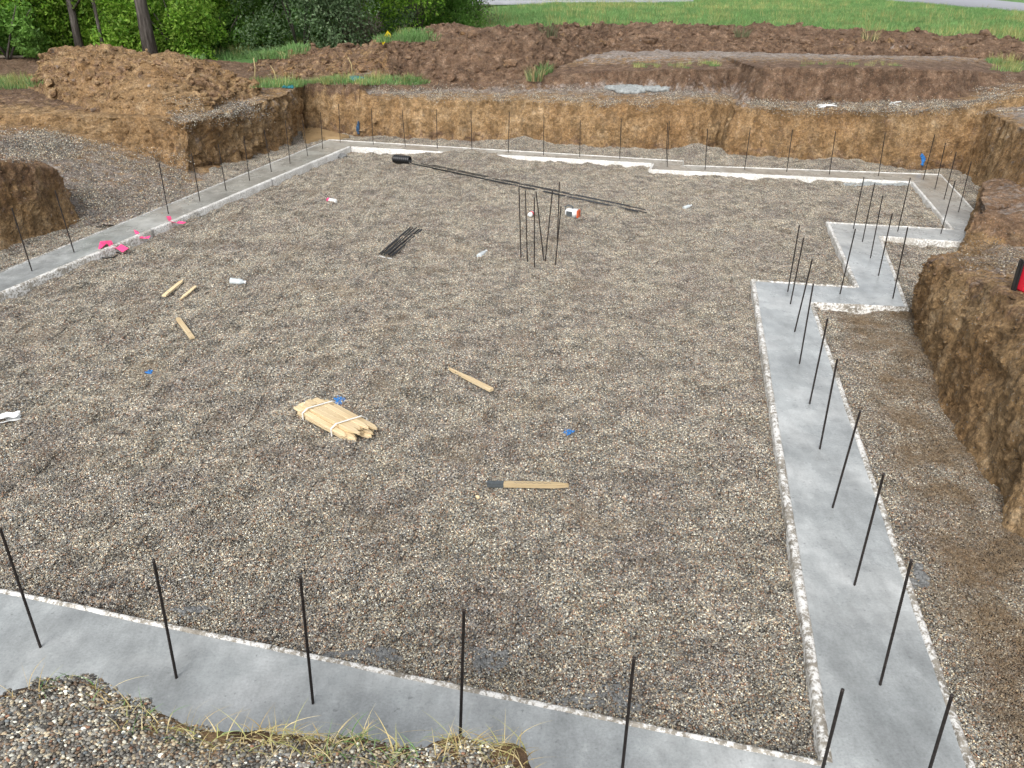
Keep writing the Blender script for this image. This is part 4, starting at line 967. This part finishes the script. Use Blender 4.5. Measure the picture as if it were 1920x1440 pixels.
for o_, src in ((0, gt[:4]), (4, gt[4:])):
    P = PG[(PG[:, 4] < 4) == (o_ == 0)]; scatter('grass', P[:, :3], np.stack([0*P[:, 0], 0*P[:, 0], rng.uniform(0, 6.28, len(P))], -1), P[:, 3], P[:, 4]-o_, src)
# separate tufts growing on the heaps
def clump(px, py, n, rad, h, label, pal=GREEN):
    V, F, c = tuft(px, n, rad, h, pal, .6, .02); l, _ = hit(px, py); o = link('grass_clump', mesh_np('grass_clump', V, F, True, None, c), M['grass']); o.location = l; tag(o, label, 'grass clump', 'grass clumps on the spoil heaps')
MIX = np.concatenate([GREEN, STRAW]); DULL = np.array([(.16, .18, .1), (.22, .22, .13), (.12, .13, .07)])
clump(1003, 150, 150, .20, .34, 'pale green grass clump leaning at the foot of rubbly berm', MIX*.9+.03); clump(1022, 138, 120, .17, .3, 'bright green grass clump right behind the pale green clump')
clump(1030, 68, 90, .22, .4, 'dull grass clump at left part of the dark berm', DULL); clump(1390, 68, 80, .2, .3, 'dull grass clump near the middle of the dark berm', DULL); clump(1630, 76, 80, .22, .35, 'straw topped grass clump at right part of the dark berm', np.concatenate([DULL, STRAW])); clump(540, 108, 70, .2, .25, 'green grass clump near left end of the rubbly berm', MIX)
# straw and grass hanging over the near bank's edge
V_, F_, C_, base = [], [], [], 0
P, H, Ln, Cc = [], [], [], []
for (px, py), (qx, qy), dens, straw in [((0, 1308), (60, 1284), 14, .9), ((80, 1282), (140, 1272), 40, .4), ((140, 1272), (235, 1318), 26, .7), ((235, 1318), (283, 1343), 60, .5), ((283, 1343), (433, 1369), 120, .75), ((433, 1369), (500, 1375), 60, .95), ((500, 1375), (600, 1392), 150, .85), ((600, 1392), (690, 1386), 110, .7), ((640, 1390), (793, 1412), 150, .35), ((820, 1395), (893, 1395), 110, .85), ((893, 1395), (990, 1410), 120, .85)]:
    for _ in range(int(dens*.7)):
        t = random.random(); b = U(px+(qx-px)*t, py+(qy-py)*t, 1.22)+np.array([0, random.uniform(-.10, .03), 0]); b[2] = ground(b[0], b[1]-.01)-.01
        if b[2] < 1.: b[2] = 1.2
        P.append(b); h = random.uniform(.02, .065) if random.random() < .88 else random.uniform(.06, .12); H.append(h); an = random.uniform(0, 6.28); Ln.append((math.cos(an)*h*random.uniform(.6, 2.), math.sin(an)*h*random.uniform(.3, 1.6)))
        pal = STRAW if random.random() < straw+.15 else (GREEN*.95); Cc.append(pal[random.randrange(4)]*random.uniform(.8, 1.25))
V, F, c = blade_mesh(np.array(P), np.array(H), np.array(Ln), rng.uniform(.0022, .005, len(P)), np.array(Cc), 6)
go_ = link('grass', mesh_np('grass', V, F, True, None, c), M['grass']); go_['kind'] = 'stuff'

# ------------------------------------------------------------------ woodland edge
def leaves(C, Rd, n, size, pal, seed, flat=1.):
    """leaf faces in clumps: C (k,3) clump centres, Rd (k,) radii"""
    g = np.random.default_rng(seed); k = g.choice(len(C), n, p=Rd**2/np.sum(Rd**2)); d = g.normal(size=(n, 3)); d /= np.linalg.norm(d, axis=1)[:, None]
    r = g.uniform(.25, 1., n)**.6; P = C[k]+d*(Rd[k]*r)[:, None]*np.array([1, 1, flat])
    a = g.normal(size=(n, 3)); a /= np.linalg.norm(a, axis=1)[:, None]; b = np.cross(a, g.normal(size=(n, 3))); b /= np.linalg.norm(b, axis=1)[:, None]
    s = size*g.uniform(.6, 1.35, n)[:, None]; q = np.cross(a, b)
    V = np.stack([P-a*s, P+b*s*.42+q*s*.12, P+a*s, P-b*s*.42+q*s*.12], 1).reshape(-1, 3); F = np.arange(4*n).reshape(n, 4)
    tone = g.uniform(.72, 1.3, len(C))[k]; c = pal[g.integers(0, len(pal), n)]*(g.uniform(.75, 1.25, n)*tone)[:, None]
    return V, F, np.repeat(c, 4, 0)
LG = np.array([(.20, .37, .04), (.25, .42, .055), (.14, .29, .035), (.32, .48, .085)]); DG = np.array([(.11, .23, .04), (.15, .29, .055), (.19, .34, .075)]); SG = np.array([(.11, .18, .08), (.15, .23, .11), (.085, .14, .065), (.22, .3, .165)]); BR = np.array([(.13, .11, .085), (.17, .145, .12), (.10, .12, .05)])
def limbs(root_, base, top, rad, name, g, nb, spread):
    s = MB(); mid = (base+top)/2+Vector((g.normal(0, .1), g.normal(0, .1), 0)); s.tube([base, base*.7+mid*.3, mid, top], [rad*1.35, rad, rad*.85, rad*.5], 8)
    for _ in range(nb):
        t = g.uniform(.15, .95); p = base.lerp(top, t); an = g.uniform(0, 6.28); L = spread*g.uniform(.5, 1.1); e_ = p+Vector((math.cos(an)*L, math.sin(an)*L, L*g.uniform(.3, 1.)))
        s.tube([p, p.lerp(e_, .5)+Vector((0, 0, .1*L)), e_], [rad*.4, rad*.28, rad*.1], 5)
    return s.build(name, M['bark'], root_, True)
def shrub(px, py, y, wd, ht, n, pal, size, label, seed, group='shrubs along the woodland edge', gap=.3, low=-.06, stems=5, cat='shrub'):
    b = D(px, py, y); x = b[0]; g = np.random.default_rng(seed); r = empty('shrub', (x, y, ground(x, y)-.03)); tag(r, label, cat, group)
    k = 34; C = g.normal(size=(k, 3)); C /= np.linalg.norm(C, axis=1)[:, None]; C *= g.uniform(.35, 1., (k, 1)); C = C*np.array([wd/2, wd/2.6, ht/2])+np.array([0, 0, ht*(.5+low)])
    Rd = g.uniform(.14, .30, k)*min(wd, ht)*(1-gap*.4)
    V, F, c = leaves(C, Rd, n, size, pal, seed); keep = V.reshape(-1, 4, 3)[:, :, 2].min(1) > 0.02
    V = V.reshape(-1, 4, 3)[keep].reshape(-1, 3); c = c.reshape(-1, 4, 3)[keep].reshape(-1, 3); F = np.arange(len(V)).reshape(-1, 4)
    link('crown', mesh_np('crown', V, F, False, None, c), M['leaf'], r)
    s = MB()
    for i in range(stems):
        a = g.uniform(0, 6.28); tp = Vector((math.cos(a)*wd*.33, math.sin(a)*wd*.25, ht*g.uniform(.6, .95))); s.tube([(g.normal(0, .08), g.normal(0, .08), -.1), tp*.5+Vector((0, 0, .15)), tp], [.035, .025, .01], 5)
    s.build('stems', M['bark'], r, True)
def tree(px, py, y, rad, ht, label, seed, pal=LG, lean=(0, 0), low_px=None, n=5200, cat='tree'):
    b = D(px, py, y); x = b[0]; g = np.random.default_rng(seed); r = empty('tree', (x, y, ground(x, y)-.05)); tag(r, label, cat, 'trees in the woodland')
    top = Vector((lean[0], lean[1], ht*.8)); limbs(r, Vector((0, 0, -.1)), top, rad, 'trunk', g, 9, ht*.22)
    k = 40; C = g.normal(size=(k, 3)); C /= np.linalg.norm(C, axis=1)[:, None]; C *= g.uniform(.4, 1., (k, 1)); W = ht*.3
    C = C*np.array([W, W, ht*.30])+np.array([lean[0]*.8, lean[1]*.8, ht*.70]); V, F, c = leaves(C, g.uniform(.1, .2, k)*ht*.5, n, .16, pal, seed)
    link('crown', mesh_np('crown', V, F, False, None, c), M['leaf'], r)
tree(282, 96, 24.6, .165, 12, 'thick grey trunked tree standing behind the large dirt pile', 501)
tree(148, 84, 25.2, .10, 10, 'slim dark trunked tree left of the thick trunked tree', 502)
tree(193, 84, 25., .045, 8, 'very thin straight tree between the two darker trunks', 503)
tree(328, 70, 31, .12, 9, 'slender grey tree right behind the thick trunked tree', 504)
tree(100, 78, 26.3, .06, 7, 'thin leaning tree with its top toward the left', 505, LG, (-3.2, 0))
tree(392, 40, 30, .07, 8, 'thin dark crooked tree leaning right in the woodland', 506, LG, (1.4, 0))
tree(432, 45, 34, .13, 10, 'pale barked tree deep in the woodland left of the sage shrub', 507)
tree(30, 60, 36, .25, 12, 'dark tree far back at the left picture edge', 508, DG); tree(230, 40, 40, .3, 13, 'dark tree far back between two nearer trunks', 509, DG); tree(520, 30, 38, .25, 12, 'dark tree behind the round sage green shrub', 510, DG); tree(700, 30, 42, .25, 12, 'dark tree far behind the right woodland end', 511, DG)
S_ = [(-70, 110, 25.5, 4.5, 4.6, 6500, LG, .075, 'light green leafy shrub cut by the left picture edge'), (35, 112, 25.2, 3.6, 4.2, 6500, LG, .07, 'light green leafy shrub left of the large dirt pile'), (115, 95, 26.6, 3.6, 4.6, 7000, LG, .07, 'bright green shrub behind the left shoulder of the large pile'), (215, 90, 26.3, 3.2, 3.6, 5200, LG, .075, 'green shrub between the slim tree and the thick trunk'),
      (325, 92, 26.8, 2.6, 2.4, 3600, LG, .07, 'low green shrub right of the thick trunk'), (375, 80, 28.5, 4., 5., 7500, LG, .08, 'tall light green shrub behind the small grass patch'), (455, 72, 31, 4.5, 4.6, 6500, DG, .08, 'darker green shrub left of the sage green shrub'),
      (565, 86, 27., 4.4, 5.4, 12000, SG, .062, 'large round sage green shrub behind the rubbly berm'), (690, 62, 31., 4.2, 4.6, 7000, LG, .08, 'yellow green shrub right of the sage green shrub'), (660, 80, 28., 2.2, 1.8, 1500, BR, .05, 'low brownish bare shrub beside the sage green shrub'),
      (780, 52, 35., 4.8, 5.2, 8500, LG, .085, 'bright green shrub with a dead branch at its foot'), (740, 56, 33., 3.2, 2.2, 1600, BR, .05, 'low brown twiggy shrub beneath the bright green shrub'), (850, 44, 39., 3.6, 4.6, 6000, DG, .085, 'darker green shrub near the right end of the woodland'), (890, 40, 43., 3.0, 3.4, 1300, BR, .06, 'bare greyish shrub at the right end of the woodland'),
      (60, 70, 33, 8, 7, 8000, DG, .11, 'dark broad thicket shrub far back at left'), (260, 60, 34, 8, 7, 8000, DG, .11, 'dark broad thicket shrub far behind the thick trunk'), (440, 50, 37, 8, 7.5, 8000, DG, .11, 'dark broad thicket shrub far behind the grass patch'), (620, 40, 40, 9, 7.5, 8000, DG, .11, 'dark broad thicket shrub far behind the sage shrub'), (800, 35, 45, 8, 7, 8000, DG, .11, 'dark broad thicket shrub far behind the bright green one'), (-120, 70, 34, 9, 7, 7000, DG, .11, 'dark broad thicket shrub beyond the left picture edge')]
S_ += [(20, 118, 24., 2.6, 1.5, 2600, DG, .07, 'low dark undergrowth bush at far left beside the dirt pile'), (420, 86, 27.5, 2.6, 1.5, 2400, DG, .075, 'low dark undergrowth bush behind the small grass patch'), (500, 82, 28., 2.4, 1.6, 2400, DG, .075, 'low dark undergrowth bush left below the sage shrub'), (335, 92, 25.8, 2.6, 1.9, 3200, LG, .07, 'low bright undergrowth bush right beside the thick trunk'),
      (240, 92, 25.6, 2.2, 1.8, 2800, LG, .07, 'low bright undergrowth bush left beside the thick trunk'), (640, 78, 29.5, 2.4, 1.8, 2400, DG, .075, 'low dark undergrowth bush right below the sage shrub'), (820, 52, 37., 3., 2.4, 2600, DG, .08, 'low dark undergrowth bush below the right end of woodland'), (700, 66, 31., 2.6, 2., 2200, SG, .06, 'low dull green undergrowth bush below the yellow green shrub')]
for i, a in enumerate(S_): shrub(*a[:5], int(a[5]*2.2), a[6], a[7]*.85, a[8], 600+i)
# fallen wood
def log(a, b, r, label, y=None):
    p = hit(*a)[0]; q = hit(*b)[0] if y is None else Vector(D(*b, y)); s = MB(); m_ = (p+q)/2+Vector((0, 0, .06)); s.tube([p+Vector((0, 0, r)), m_, q+Vector((0, 0, r))], [r, r*.9, r*.7], 8); tag(s.build('fallen_log', M['deadwood'], smooth=True), label, 'log', 'fallen wood at the woodland edge')
log((440, 84), (482, 80), .16, 'thick short fallen log at the back of the grass patch'); log((475, 78), (555, 79), .05, 'thin fallen pole right of the thick fallen log'); log((-40, 111), (46, 110), .05, 'thin fallen pole at the left picture edge beside the pile')
b = hit(752, 55)[0]; s = MB(); s.tube([b, b+Vector((.6, 0, .35)), b+Vector((1.3, 0, .75))], [.06, .05, .02], 6); s.tube([b+Vector((.6, 0, .35)), b+Vector((.75, 0, .85))], [.035, .012], 5); s.tube([b+Vector((.1, 0, .1)), b+Vector((.15, .1, .9))], [.03, .012], 5)
tag(s.build('dead_branch', M['deadwood'], smooth=True), 'pale forked dead branch under the bright green shrub', 'branch')
